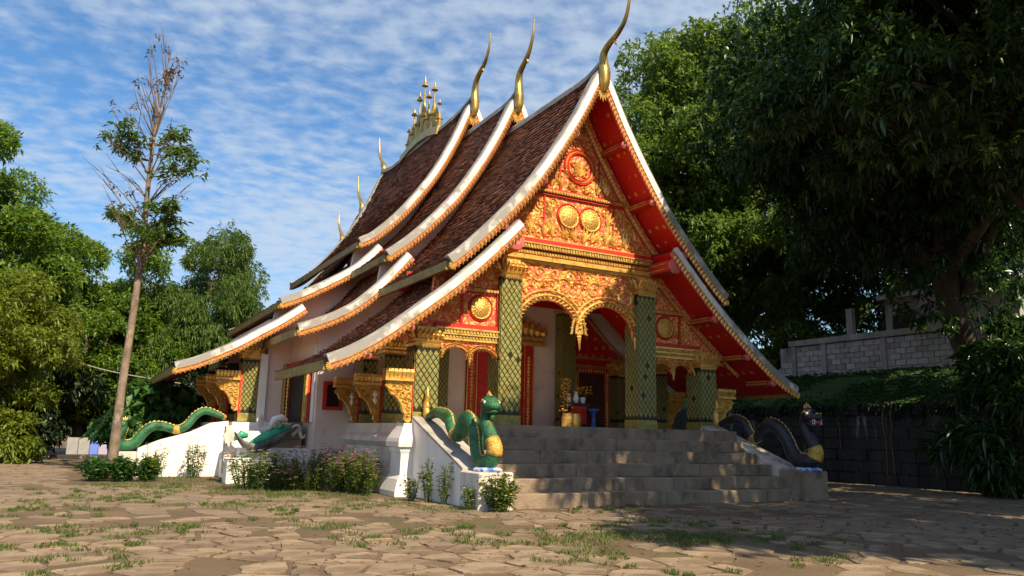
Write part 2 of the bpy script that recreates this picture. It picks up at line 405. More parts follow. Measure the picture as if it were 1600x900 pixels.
def slab(mb, a, b, y0, y1, s=1):
    """sheet between 2 outlines a and b (x,z) pushed from y0 to y1; s mirrors x"""
    n = len(a); vs = []
    for p, q in zip(a, b):
        vs += [(p[0] * s, y0, p[1]), (p[0] * s, y1, p[1]), (q[0] * s, y1, q[1]), (q[0] * s, y0, q[1])]
    fs = []
    for i in range(n - 1):
        k = 4 * i
        for j in range(4):
            fs.append((k + j, k + (j + 1) % 4, k + 4 + (j + 1) % 4, k + 4 + j))
    fs += [(3, 2, 1, 0), (4 * n - 4, 4 * n - 3, 4 * n - 2, 4 * n - 1)]
    mb.add(vs, fs)
def leafp(mb, x, z, ang, ln, w, y, h, s=1):
    """carved leaf lying on a plane facing -y"""
    c, sn = math.cos(ang), math.sin(ang)
    def P(u, v, yy): return ((x + u * c - v * sn) * s, yy, z + u * sn + v * c)
    mb.add([P(0, 0, y), P(.4 * ln, w / 2, y), P(ln, 0, y - h * .3), P(.4 * ln, -w / 2, y), P(.42 * ln, 0, y - h)],
           [(0, 1, 4), (1, 2, 4), (2, 3, 4), (3, 0, 4)])
def ribbon(mb, pts, w, y, h, s=1):
    """raised band with a ridge, following pts (x,z) on a plane facing -y; w may be a list"""
    n = len(pts)
    if not hasattr(w, '__len__'): w = [w] * n
    nm = normals2(pts); vs = []
    for p, q, ww in zip(pts, nm, w):
        vs += [((p[0] + q[0] * ww / 2) * s, y, p[1] + q[1] * ww / 2), (p[0] * s, y - h, p[1]), ((p[0] - q[0] * ww / 2) * s, y, p[1] - q[1] * ww / 2)]
    fs = []
    for i in range(n - 1):
        k = 3 * i
        fs += [(k, k + 1, k + 4, k + 3), (k + 1, k + 2, k + 5, k + 4)]
    mb.add(vs, fs)
def spiral(mb, cx, cz, r, a0, turns, w, y, h, s=1, hand=1):
    n = 22; pts = []; ws = []
    for i in range(n + 1):
        t = i / n; rr = r * (1 - t) ** 0.9 + 0.012; a = a0 + hand * turns * 2 * math.pi * t
        pts.append((cx + rr * math.cos(a), cz + rr * math.sin(a))); ws.append(w * (1 - .55 * t))
    ribbon(mb, pts, ws, y, h, s)
    for i in range(1, n, 3):
        t = i / n
        if t > .55: break
        p = pts[i]; a = a0 + hand * turns * 2 * math.pi * t
        leafp(mb, p[0], p[1], a + hand * .7, r * .62, r * .34, y + .002, h * .8, s)
def scroll_fill(mb, inside, bb, y, seed, mirror=True, rmin=.075, rmax=.22, n=120, h=.034):
    """fill an area with curling vines and leaves"""
    rg = random.Random(seed); pts = []
    x0, x1, z0, z1 = bb
    for k in range(n * 6):
        x, z = rg.uniform(x0, x1), rg.uniform(z0, z1)
        r = rmax if k < n else (rmax + rmin) / 2 if k < 3 * n else rmin
        if not inside(x, z, r * .8): continue
        if any((x - a) ** 2 + (z - b) ** 2 < ((r + c) * .93) ** 2 for a, b, c in pts): continue
        pts.append((x, z, r))
    for s in ((1, -1) if mirror else (1,)):
        rg2 = random.Random(seed + 1)
        for x, z, r in pts:
            spiral(mb, x, z, r, rg2.uniform(0, 6.28), rg2.uniform(1.1, 1.5), r * .33, y, h, s, rg2.choice((1, -1)))
            for k in range(5):
                a = rg2.uniform(0, 6.28)
                leafp(mb, x + math.cos(a) * r, z + math.sin(a) * r, a + rg2.uniform(-1, 1), r * .7, r * .4, y + .003, h * .7, s)
def band(mb, x0, x1, z0, z1, y0, y1): mb.box(x0, x1, y0, y1, z0, z1)
def dentils(mb, x0, x1, z0, z1, y, step=.085, dep=.03):
    n = int((x1 - x0) / step)
    for i in range(n):
        a = x0 + (i + .18) * (x1 - x0) / n; b = x0 + (i + .82) * (x1 - x0) / n
        mb.box(a, b, y - dep, y + .01, z0, z1)

def tiles(name, P, y0, y1, s, parent):
    pts = smooth2(P, .135); nm = normals2(pts); mb = MB(); w = .135
    n = int((y1 - y0) / w)
    for i in range(len(pts) - 1):
        (ux, uz), (lx, lz) = pts[i], pts[i + 1]
        tx, tz = lx - ux, lz - uz; nx, nz = nm[i]
        lx += tx * .22; lz += tz * .22
        o = .5 * w * (i % 2)
        for j in range(n + 1):
            a = y0 + j * w - o + rng.uniform(-.008, .008); b = a + w * .94
            a, b = max(a, y0), min(b, y1)
            if b - a < .02: continue
            mb.cur = min(1, max(0, rng.gauss(.35, .3)))
            e1 = .008; l1 = .042 + rng.uniform(-.010, .022); l2 = l1 + rng.uniform(-.007, .007); dn = rng.uniform(-.018, .018)
            q = lambda X, Z, e, y, d=0: ((X + nx * e + tx * d) * s, y, Z + nz * e + tz * d)
            mb.add([q(ux, uz, e1, a), q(ux, uz, e1, b), q(lx, lz, l2, b, dn), q(lx, lz, l1, a, dn), q(lx, lz, 0.0, b, dn), q(lx, lz, 0.0, a, dn)],
                   [(0, 1, 2, 3), (3, 2, 4, 5)])
    return mb.build(name, 'tile', parent, kind='stuff', attr=True)

def bargeboard(P, yf, s, parent, dirn=-1):
    """white board with dark weathered edge, gold strip and hanging gold leaves; dirn -1 faces the front"""
    pts = smooth2(P, .11)
    mb = MB(); slab(mb, offs(pts, .078), offs(pts, -.062), yf, yf - dirn * .10, s)
    np_ = len(pts); lo = -.1 if P in (U1, U2, U3) else .15
    mb.r = [max(0.0, min(1.0, lo + (1.25 - lo) * ((k // 4) / (np_ - 1)) ** 1.6)) - .35 for k in range(len(mb.v))]
    wb = mb.build('bargeboard', 'board_white', parent, attr=True)
    eb = MB(); slab(eb, offs(pts, .115), offs(pts, .077), yf - dirn * .012, yf - dirn * .20, s)
    eb.build('board_cap', 'board_edge', parent)
    g = MB(); slab(g, offs(pts, -.064), offs(pts, -.175), yf + .02 * -dirn, yf - dirn * .08, s)
    g.build('trim_strip', 'pink', parent)
    t = MB(); yy = yf + .018
    if dirn == -1:
        ribbon(t, offs(pts, -.075), .03, yy, .03, s)
        o = offs(pts, -.085); nm = normals2(pts)
        for i in range(1, len(o)):
            x, z = o[i]; a = math.atan2(-nm[i][1], -nm[i][0])
            leafp(t, x, z, a - .35, .145, .105, yy, .055, s)
            leafp(t, x, z, a - .35, .085, .05, yy - .035, .035, s)
        x, z = pts[-1]
        for k in range(6):
            leafp(t, x + .05, z - .13, math.pi * (.75 + .12 * k), .13 - .01 * k, .08, yy - .01 - .004 * k, .05, s)
        t.build('gold_teeth', 'gold', parent)
def chofa(parent, path, rad, beak, s=1):
    c = catmull([(0, y, z) for y, z in path], 6)
    mb = MB(); mb.tube(c, lerp_list(rad, len(c)), 10, .8, upv=(1, 0, 0))
    (by, bz) = beak
    mb.tube([(0, by, bz), (0, by - .06 * s, bz - .05), (0, by - .10 * s, bz - .17)], [.05, .04, .008], 6)
    return mb.build('roof_finial', 'gold_finial', parent, smooth=True)
def ridge(P, y0, y1, parent, up0=True, up1=True):
    z = P[0][1]; mb = MB(); c = []; n = 24
    for i in range(n + 1):
        t = i / n; y = y0 + (y1 - y0) * t
        e = (max(0, 1 - t * 5) ** 2 * .22 if up0 else 0) + (max(0, 1 - (1 - t) * 5) ** 2 * .22 if up1 else 0)
        c.append((y, z + .05 + e))
    rings = [[(-.13, y, zz - .12), (-.10, y, zz + .02), (-.05, y, zz + .09), (.05, y, zz + .09), (.10, y, zz + .02), (.13, y, zz - .12)] for y, zz in c]
    mb.loft(rings); mb.build('ridge_cap', 'board_edge', parent)
def tier(name, P, y0, y1, sides, front=True, rear=False, soff=True, rdg=False, tile=True):
    pts = smooth2(P, .16); mb = MB()
    for s in sides: slab(mb, offs(pts, 0.0), offs(pts, -.06), y0 + .03, y1 - .03, s)
    deck = mb.build(name, 'dark', temple)
    if soff:
        mb = MB()
        for s in sides: slab(mb, offs(pts, -.062), offs(pts, -.085), y0 + .04, y1 - .04, s)
        mb.build('soffit', 'soffit', deck)
    for s in sides:
        if tile: tiles('roof_tiles', P, y0 + .02, y1 - .02, s, deck)
        if front: bargeboard(P, y0 - .05, s, deck)
        if rear: bargeboard(P, y1 + .05, s, deck, 1)
        x, z = pts[-1]
        f = MB(); f.box(min(s * (x + .03), s * (x - .05)), max(s * (x + .03), s * (x - .05)), y0 + .10, y1 - .02, z - .17, z + .005)
        f.build('fascia', 'fascia', deck)
    if rdg: ridge(P, y0 - .1, y1 + (.1 if rear else 0), deck, True, rear)
    return deck
YS1, YS2, YS3, YR3, YR2, YR1 = -.774, 3.35, 6.22, 14.39, 17.05, 19.8
d1 = tier('porch_roof', U1, YS1, 4.1, (1, -1), rdg=True)
for s in (1, -1):
    tier('porch_aisle_roof', L1, YS1, YS2, (s,), rear=False)
d2 = tier('vestibule_roof', U2, YS2, 7.1, (1, -1), rdg=True)
for s in (1, -1):
    tier('vestibule_aisle_roof', M2, YS2, 7.1, (s,))
d3 = tier('hall_roof', U3, YS3, YR3, (1, -1), rear=True, rdg=True)
for s in (1, -1):
    tier('hall_aisle_roof', M3, YS3, YR3, (s,), rear=True)
    tier('hall_gallery_roof', L3, YS3, YR3, (s,), rear=True)
d4 = tier('rear_vestibule_roof', U2, 13.6, YR2, (1, -1), front=False, rear=True, rdg=True)
d5 = tier('rear_porch_roof', U1, 16.4, YR1, (1, -1), front=False, rear=True, rdg=True)
for s in (1, -1):
    tier('rear_aisle_roof', M2, 13.6, YR2, (s,), front=False, rear=True)
RAD = [.06, .12, .145, .115, .09, .075, .065, .05, .036, .012]
chofa(d1, [(-.84, 9.0), (-.88, 9.2), (-.87, 9.5), (-.82, 9.8), (-.86, 10.0), (-1.08, 10.14), (-1.38, 10.24), (-1.66, 10.45), (-1.82, 10.85), (-1.86, 11.3)], RAD, (-1.22, 10.14))
chofa(d2, [(3.25, 10.0), (3.22, 10.2), (3.23, 10.5), (3.27, 10.9), (3.2, 11.2), (2.98, 11.38), (2.76, 11.56), (2.6, 11.8), (2.5, 12.1), (2.46, 12.5)], RAD, (2.86, 11.44))
chofa(d3, [(6.1, 10.95), (6.08, 11.15), (6.1, 11.45), (6.12, 11.8), (6.03, 12.12), (5.8, 12.3), (5.52, 12.46), (5.33, 12.66), (5.2, 12.95), (5.15, 13.35)], RAD, (5.66, 12.36))
for dd, yy, zz in ((d3, YR3, 11.36), (d4, YR2, 10.42), (d5, YR1, 9.52)):
    chofa(dd, [(yy + .08, zz - .3), (yy + .1, zz - .1), (yy + .1, zz + .15), (yy + .12, zz + .4), (yy + .25, zz + .6), (yy + .45, zz + .8), (yy + .65, zz + .98), (yy + .8, zz + 1.25), (yy + .88, zz + 1.6), (yy + .92, zz + 2.0)], RAD, (yy + .4, zz + .7), -1)
# gold leaf plates under the ridge ends of each gable
for dd, P, yy in ((d1, U1, YS1), (d2, U2, YS2), (d3, U3, YS3)):
    mb = MB(); z0 = P[0][1]
    for k in range(-3, 4):
        leafp(mb, 0, z0 - .34, -math.pi / 2 + k * .22, .42 - abs(k) * .04, .13, yy - .02, .06)
    mb.build('gable_pendant', 'gold', dd)

# ridge ornament: rows of small tiered spires with parasols in the middle of the hall roof
orn = MB()
def spire(mb, y, x, z, h, w):
    mb.lathe(x, y, [(w, z), (w, z + .10 * h), (w * .72, z + .13 * h), (w * .72, z + .34 * h), (w * 1.05, z + .37 * h), (w * 1.05, z + .40 * h), (w * .55, z + .44 * h), (w * .5, z + .55 * h), (w * .22, z + .62 * h), (w * .12, z + .8 * h), (.012, z + .86 * h)], 8)
    mb.lathe(x, y, [(.012, z + .78 * h), (.012, z + .88 * h), (w * .75, z + .885 * h), (w * .6, z + .91 * h), (w * .25, z + .955 * h), (.006, z + 1.06 * h)], 8)
ridge_orn = MB(); ridge_orn.loft([[(-.2, y, z - .22), (-.14, y, z + .10), (.14, y, z + .10), (.2, y, z - .22)] for y, z in ((8.7, 11.42), (9.6, 11.62), (10.4, 11.68), (11.3, 11.62), (12.3, 11.42))])
ro = ridge_orn.build('ridge_ornament_base', 'gold_finial', d3)
for y, h in ((8.95, 1.1), (9.45, 1.85), (9.95, 1.7), (10.4, 2.35), (10.85, 1.95), (11.35, 1.55), (11.85, 1.05)):
    m = MB(); spire(m, y, 0, 11.6 - abs(y - 10.4) * .1, h, .17 if h > 1.3 else .12); m.build('spire', 'gold_finial', ro)
for y in (9.2, 9.7, 10.15, 10.6, 11.1, 11.6):
    m = MB(); m.tube([(0, y, 11.6), (.03, y + .1, 12.0), (0, y - .05, 12.4)], [.07, .1, .02], 6); m.tube([(0, y, 12.1), (0, y + .14, 12.45)], [.05, .01], 6)
    m.build('leaf_ornament', 'gold_finial', ro)

# ---- walls
def half_at(P, z):
    pts = smooth2(P, .1)
    zs = [p[1] for p in pts][::-1]; xs = [-p[0] for p in pts][::-1]
    return float(np.interp(z, zs, xs))
def top_at(Ps, x):
    best = 0
    for P in Ps:
        pts = offs(smooth2(P, .1), -.12); xs = [-p[0] for p in pts]
        if xs[0] - .02 <= abs(x) <= xs[-1]: best = max(best, float(np.interp(abs(x), xs, [p[1] for p in pts])))
    return best
def wall_strip(name, mat, Ps, xs, zlow, y0, y1, parent):
    mb = MB(); a = []; b = []
    for x in xs:
        t = top_at(Ps, x); l = zlow(x)
        a.append((x, max(t, l + .01))); b.append((x, l))
    slab(mb, a, b, y0, y1); return mb.build(name, mat, parent)
def arc(x, c, w, zc, h):
    t = min(1, abs(x - c) / w); return zc + h * math.sqrt(max(0, 1 - t * t))
def zlow_front(x):
    a = abs(x)
    if a < 1.62: return arc(a, .81, .79, 3.42, .72) if a > .03 else 3.36
    if a < 2.14: return 4.55
    if a < 3.42: return arc(a, 2.46 if a < 2.78 else 3.10, .31, 2.66, .24)
    return 2.95
xs = sorted(set([round(v, 3) for v in np.linspace(-4.6, 4.6, 231)]))
gw = wall_strip('gable_wall', 'red_panel', [U1, L1], xs, zlow_front, .16, .26, temple)
wl2 = wall_strip('vestibule_wall', 'plaster_warm', [U2, M2], np.linspace(-4.95, 4.95, 90), lambda x: GZ if abs(x) > 3.9 else FZ, 4.0, 4.12, temple)
wl3 = wall_strip('hall_wall', 'plaster_warm', [U3, M3, L3], np.linspace(-5.55, 5.55, 90), lambda x: GZ, 7.0, 7.15, temple)
mb = MB()
for s in (1, -1):
    mb.box(*sorted((s * 4.93, s * 4.80)), 4.13, 7.0, GZ, 3.72)
    mb.box(*sorted((s * 5.54, s * 5.40)), 7.16, 13.6, GZ, 4.1)
    mb.box(*sorted((s * 2.95, s * 2.85)), 4.13, 13.6, 4.1, 6.0)
mb.box(-5.4, 5.4, 13.6, 13.75, GZ, 4.1)
mb.build('side_wall', 'plaster_warm', temple)

# ---- platform with moulded plinth
pl = MB()
prof = [(.30, GZ), (.30, .18), (.20, .24), (.20, .34), (.10, .42), (.02, .50), (.02, .80), (.10, .86), (.18, .92), (.18, 1.02), (.08, 1.10), (.05, 1.2), (.05, FZ)]
rings = [[(-4.1 - o, .05 - o, z), (4.3 + o, .05 - o, z), (4.3 + o, 4.0, z), (-4.1 - o, 4.0, z)] for o, z in prof]
pl.loft(rings)
plinth = pl.build('platform', 'plaster_beige', temple)
for cx in (-4.06, 4.2):
    pd = MB()
    pp = [(.42, GZ), (.42, .0), (.34, .22), (.28, .30), (.27, .70), (.30, .76), (.30, .82), (.36, .84), (.36, .93), (.34, 1.0), (.27, 1.14), (.22, 1.25), (.22, FZ - .01)]
    pd.loft([[(cx - o, .12 - o, z), (cx + o, .12 - o, z), (cx + o, .12 + o, z), (cx - o, .12 + o, z)] for o, z in pp])
    pd.build('pedestal', 'plaster', temple)
tf = MB(); tf.box(-3.5, 3.6, -1.1, .05, GZ, FZ); tf.build('porch_floor', 'stone_step', temple)
hp = MB()
hp.loft([[(-6.35 - o, 6.6 - o, z), (6.35 + o, 6.6 - o, z), (6.35 + o, 14 + o, z), (-6.35 - o, 14 + o, z)] for o, z in [(.25, GZ), (.25, .3), (.1, .45), (.02, .55), (.02, .85), (.14, 1.0), (.14, 1.1), (.04, 1.2), (.04, FZ - .02)]])
hp.build('hall_platform', 'plaster', temple)

# ---- columns
def column(x, y, zt, w=.52, capital=True, cap_h=.42, inlay=True, mat='column_green'):
    h = w / 2
    mb = MB(); mb.bbox(x - h, x + h, y, y + w, FZ, zt, .012)
    c = mb.build('column', mat, temple)
    b = MB(); b.bbox(x - h - .02, x + h + .02, y - .02, y + w + .02, FZ, FZ + .22, .012); b.build('column_base', 'inlay', c)
    if inlay:
        la = MB(); nx = 4; dz = w / nx * 1.36; dw = w / nx
        rows = int((zt - FZ - .26) / dz * 2)
        for face in (0, 1, 2):
            for k in range(rows):
                zc_ = FZ + .26 + (k + 1) * dz / 2
                if zc_ + dz / 2 > zt: continue
                for i in range(nx + (k % 2)):
                    u = -h + dw * (i + (.5 if k % 2 == 0 else 0))
                    a, b_ = dw * rng.uniform(.41, .44), dz * rng.uniform(.41, .44)
                    q = [(u - a, zc_), (u, zc_ - b_), (u + a, zc_), (u, zc_ + b_)]
                    q = [(min(h - .006, max(-h + .006, uu)), zz) for uu, zz in q]
                    la.cur = rng.random()
                    if rng.random() < .025: continue
                    e, e2 = .003, .010 + rng.uniform(0, .003)
                    tx_, tz_ = rng.uniform(-.003, .003), rng.uniform(-.003, .003)
                    cu = sum(p[0] for p in q) / 4
                    inn = [(cu + (p[0] - cu) * .78, zc_ + (p[1] - zc_) * .78) for p in q]
                    if face == 0: F = lambda p, d: (x + p[0], y - d, p[1])
                    elif face == 1: F = lambda p, d: (x - h - d, y + h + p[0], p[1])
                    else: F = lambda p, d: (x + h + d, y + h + p[0], p[1])
                    la.add([F(p, e) for p in q] + [F(p, e2 + tx_) for p in inn],
                           [(0, 1, 5, 4), (1, 2, 6, 5), (2, 3, 7, 6), (3, 0, 4, 7), (4, 5, 6, 7)])
        la.build('mosaic_inlay', 'inlay', c, kind='stuff', attr=True)
    if capital:
        cp = MB(); z0 = zt
        for (o0, a, o1, b2) in ((.02, 0, .04, .05), (.0, .05, .0, .09), (.04, .09, .06, .13)):
            cp.loft([[(x - h - o, y - o, z0 + z), (x + h + o, y - o, z0 + z), (x + h + o, y + w + o, z0 + z), (x - h - o, y + w + o, z0 + z)] for o, z in ((o0, a), (o1, b2))])
        # lotus petals flaring out
        cp.loft([[(x - h - o, y - o, z0 + z), (x + h + o, y - o, z0 + z), (x + h + o, y + w + o, z0 + z), (x - h - o, y + w + o, z0 + z)] for o, z in ((-.03, .13), (-.03, cap_h))])
        for face in range(3):
            for i in range(5):
                u = -h + (i + .5) * w / 5
                for z1, z2, o2, dw in ((.13, cap_h - .06, .10, .05), (.13, cap_h * .62, .13, .044)):
                    uu = u + (0 if o2 < .12 else w / 10)
                    if uu > h: continue
                    ring = []
                    for t, wd, oo in ((0, .6, .02), (.35, 1, .05), (.75, .95, o2), (1, .15, o2 - .01)):
                        zz = z0 + z1 + (z2 - z1) * t
                        pts = [(uu - dw * wd, oo - .03), (uu - dw * wd * .5, oo + .02), (uu + dw * wd * .5, oo + .02), (uu + dw * wd, oo - .03)]
                        if face == 0: ring.append([(x + a, y - b2, zz) for a, b2 in pts])
                        elif face == 1: ring.append([(x - h - b2, y + h + a, zz) for a, b2 in pts])
                        else: ring.append([(x + h + b2, y + h + a, zz) for a, b2 in pts])
                    cp.loft(ring)
        cp.build('capital', 'gold', c)
        hb = MB()
        for i in range(12):
            u = -h + (i + .5) * w / 12
            leafp(hb, x + u, z0 + .015, -math.pi / 2, .07, .035, y - .012, .02)
        hb.build('hanging_leaves', 'gold', c)
    return c
XI, XO = 1.87, 3.80
for x in (-XI, XI): column(x, 0, 4.52)
for x in (-XO, XO): column(x, 0, 2.86, cap_h=.40)
for x in (-XO, XO):
    for y in (1.85, 3.4): column(x, y, 2.86, w=.46)
for x in (-1.95, 1.95): column(x, 3.5, 4.52, w=.42)

# ---- carved gable
YF = .155
def in_upper(x, z, m): return z > 6.80 + m and abs(x) < half_at(U1, z + m) - .42 - m and (x * x + (z - 7.45) ** 2) > (.46 + m) ** 2
def in_lower(x, z, m): return 5.56 + m < z < 6.60 - m and abs(x) < half_at(U1, z + m) - .42 - m and min((abs(x) - .31) ** 2 + (z - 6.17) ** 2, 9) > (.36 + m) ** 2
def cached(fn, bb):
    return fn
_hz = np.linspace(4.4, 9.4, 101); _hx = [half_at(U1, z) for z in _hz]
def half_U1(z): return float(np.interp(z, _hz, _hx))
_lz = np.linspace(2.3, 5.5, 81); _lx = [half_at(L1, z) for z in _lz]
def half_L1(z): return float(np.interp(z, _lz, _lx))
def half_at(P, z):
    return half_U1(z) if P is U1 else half_L1(z)
mb = MB()
scroll_fill(mb, lambda x, z, m: x > m * .6 and in_upper(x, z, m), (0, 2, 6.8, 8.6), YF, 11)
scroll_fill(mb, lambda x, z, m: x > m * .6 and in_lower(x, z, m), (0, 3, 5.5, 6.7), YF, 12)
scroll_fill(mb, lambda x, z, m: m * .5 < x < 1.58 - m and zlow_front(x) + .17 + m < z < 4.94 - m and zlow_front(x + m) + .1 < z - m and zlow_front(x - m) + .1 < z - m, (0, 1.6, 3.4, 4.98), YF, 13, rmax=.20)
scroll_fill(mb, lambda x, z, m: 2.16 + m < x and x < min(3.5, half_L1(z + m) - .40) - m and 3.42 + m < z < 4.95 and not (abs(z - 4.16) < .07 + m) and (x - 2.55) ** 2 + (z - 3.78) ** 2 > (.31 + m) ** 2, (2.1, 4.2, 3.4, 4.9), YF, 14, rmax=.15)
scroll_fill(mb, lambda x, z, m: 2.16 + m < x < 3.42 - m and zlow_front(x) + .09 + m < z < 3.04 - m, (2.1, 3.5, 2.6, 3.05), YF, 15, rmin=.045, rmax=.075)
mb.build('carved_vines', 'gold', gw)
# symmetrical large flame leaves of the main fields
mb = MB()
for s in (1, -1):
    for (x, z, a, l) in ((.10, 5.6, 1.2, .5), (.32, 5.62, 1.0, .42), (.75, 5.62, 1.4, .55), (1.0, 5.62, 1.9, .5), (1.35, 5.6, 1.5, .5), (.78, 6.1, 1.2, .42), (.15, 6.82, .9, .3), (.5, 6.85, 1.3, .45), (.8, 6.85, 1.7, .4)):
        for k in range(3): leafp(mb, x, z, a + (k - 1) * .32, l * (1 - .2 * abs(k - 1)), .10, YF - .02, .05, s)
mb.build('carved_leaves', 'gold', gw)
def disc(cx, cz, r, parent, rings_only=False):
    mb = MB(); n = 28
    def ring(rad, y): return [(cx + rad * math.cos(2 * math.pi * k / n), y, cz + rad * math.sin(2 * math.pi * k / n)) for k in range(n)]
    mb.loft([ring(r, YF + .01), ring(r, YF - .03), ring(r * .93, YF - .055), ring(r * .86, YF - .03), ring(r * .8, YF - .035), ring(r * .5, YF - .075), ring(r * .1, YF - .09)], False, True)
    d = mb.build('disc', 'gold_disc', parent, smooth=True)
    pt = MB()
    for k in range(18):
        a = 2 * math.pi * k / 18
        leafp(pt, cx + math.cos(a) * r * .25, cz + math.sin(a) * r * .25, a, r * .55, r * .18, YF - .05, .03)
    pt.build('petals', 'gold', d)
    rp = MB(); ribbon(rp, [(cx + r * 1.12 * math.cos(a), cz + r * 1.12 * math.sin(a)) for a in np.linspace(0, 2 * math.pi, 37)], .05, YF + .002, .03)
    rp.build('disc_rim', 'red', d)
for s in (1, -1):
    disc(s * .31, 6.17, .28, gw); disc(s * 2.55, 3.78, .25, gw)
# round medallion
mb = MB()
for r, w in ((.43, .07), (.33, .05)):
    ribbon(mb, [(r * math.cos(a), 7.45 + r * math.sin(a)) for a in np.linspace(0, 2 * math.pi, 41)], w, YF, .04)
md = mb.build('medallion_rings', 'red', gw)
mb = MB()
ribbon(mb, [(.38 * math.cos(a), 7.45 + .38 * math.sin(a)) for a in np.linspace(0, 2 * math.pi, 41)], .05, YF - .005, .035)
for k in range(-3, 4):
    leafp(mb, 0, 7.22, math.pi / 2 + k * .32, .42 - abs(k) * .05, .085, YF - .01, .04)
for s in (1, -1):
    spiral(mb, .15, 7.30, .1, 1.5, 1.2, .04, YF - .01, .03, s); spiral(mb, .17, 7.52, .08, .5, 1.2, .035, YF - .01, .03, s, -1)
mb.build('medallion_flower', 'gold', gw)
# small crowned niche at the very top of the gable
mb = MB(); mb.box(-.24, .24, YF - .06, YF, 8.16, 8.24); mb.box(-.18, .18, YF - .05, YF, 8.25, 8.30)
for k in range(-2, 3): leafp(mb, k * .08, 8.30, math.pi / 2, .34 - abs(k) * .09, .08, YF - .02, .05)
mb.build('gable_crest', 'gold', gw)
# framing bands and cornices
rb = MB(); gb = MB(); db = MB()
for s in (1, -1):
    e = [(-half_U1(z) + .34, z) for z in np.linspace(5.5, 8.75, 40)]
    ribbon(gb, e, .11, YF - .01, .05, s)
    for i in range(0, 39): leafp(gb, e[i][0], e[i][1], -.6, .12, .06, YF - .05, .03, s)
    ribbon(rb, [(x + .10, z) for x, z in e[:-5]], .05, YF, .02, s)
    e = [(-half_L1(z) + .36, z) for z in np.linspace(2.75, 4.9, 34)]
    ribbon(gb, e, .10, YF - .01, .05, s)
    for i in range(0, 33): leafp(gb, e[i][0], e[i][1], -.6, .12, .06, YF - .05, .03, s)
    ribbon(rb, [(x + .09, z) for x, z in e], .05, YF, .02, s)
def bands(x0, x1, spec):
    for (z0, z1, dep, kind) in spec:
        t = gb if kind in 'gd' else rb
        t.box(x0, x1, YF - dep, YF - .001, z0, z1)
        if kind == 'd': dentils(db, x0 + .01, x1 - .01, z0 + .012, z1 - .012, YF - dep, .075, .025)
hw = half_U1(6.65) - .36
bands(-hw, hw, [(6.61, 6.66, .05, 'r'), (6.665, 6.74, .08, 'd'), (6.745, 6.78, .05, 'r')])
bands(-2.05, 2.05, [(4.94, 5.00, .06, 'g'), (5.002, 5.10, .13, 'g'), (5.10, 5.135, .05, 'r'), (5.137, 5.215, .09, 'd'), (5.217, 5.25, .05, 'r'), (5.252, 5.35, .16, 'd'), (5.352, 5.385, .2, 'g'), (5.387, 5.50, .12, 'r'), (5.502, 5.53, .08, 'g')])
for s in (1, -1):
    x0, x1 = sorted((s * 2.14, s * 3.62))
    bands(x0, x1, [(3.04, 3.08, .06, 'g'), (3.082, 3.15, .05, 'd'), (3.152, 3.18, .1, 'g'), (3.182, 3.26, .09, 'd'), (3.262, 3.30, .13, 'g'), (3.302, 3.40, .07, 'r')])
    x0, x1 = sorted((s * 2.14, s * 3.1)); bands(x0, x1, [(4.10, 4.13, .05, 'r'), (4.132, 4.20, .07, 'd'), (4.202, 4.23, .05, 'r')])
for x in (-2.14, -3.0, 2.14, 3.0): rb.box(x - .03, x + .03, YF - .04, YF, 3.41, 4.09)
for x in (-.98, .98, -.56, .56):
    rb.box(x - .018, x + .018, YF - .03, YF, 5.54 if abs(x) > .6 else 6.79, 6.60 if abs(x) > .6 else 7.7)
rb.build('red_bands', 'red', gw); gb.build('gold_bands', 'gold', gw); db.build('dentils', 'gold_dull', gw, kind='stuff')
# arches: gold curled borders
ab = MB(); bead = MB()
def arch_border(c, w, zc_, h, wid, step, s):
    a = np.linspace(math.pi, 0, 33)
    pts = [(c + w * math.cos(t), zc_ + h * math.sin(t)) for t in a]
    ribbon(ab, offs(pts, wid * -.5), wid * .34, YF - .03, .03, s); ribbon(ab, offs(pts, wid * -1.05), wid * .3, YF - .01, .03, s)
    n = int(math.pi * (w + h) / 2 / step)
    for k in range(n + 1):
        t = math.pi * (1 - k / n); x = c + w * math.cos(t); z = zc_ + h * math.sin(t)
        ang = math.atan2(-math.sin(t), -math.cos(t))
        leafp(ab, x - math.cos(ang) * wid * .42, z - math.sin(ang) * wid * .42, ang + (.6 if k < n / 2 else -.6), wid * .75, step * .62, YF - .04, .03, s)
        leafp(ab, x - math.cos(ang) * wid * .9, z - math.sin(ang) * wid * .9, ang + math.pi, wid * .5, step * .6, YF - .01, .03, s)
for s in (1, -1):
    arch_border(.81, .79, 3.42, .72, .20, .10, s)
    arch_border(2.46, .31, 2.66, .24, .075, .055, s); arch_border(3.10, .31, 2.66, .24, .075, .055, s)
    for k in range(3): leafp(ab, 2.78, 2.72 - .05 * k, -math.pi / 2, .14, .08 - .02 * k, YF - .03, .04, s)
    for k in range(4): leafp(ab, 1.60, 3.50 - .06 * k, -math.pi / 2, .2, .10 - .02 * k, YF - .03, .04, s)
for k in range(5): leafp(ab, 0, 3.52 - .07 * k, -math.pi / 2, .22, .15 - .025 * k, YF - .03, .05)
ab.build('arch_border', 'gold', gw)

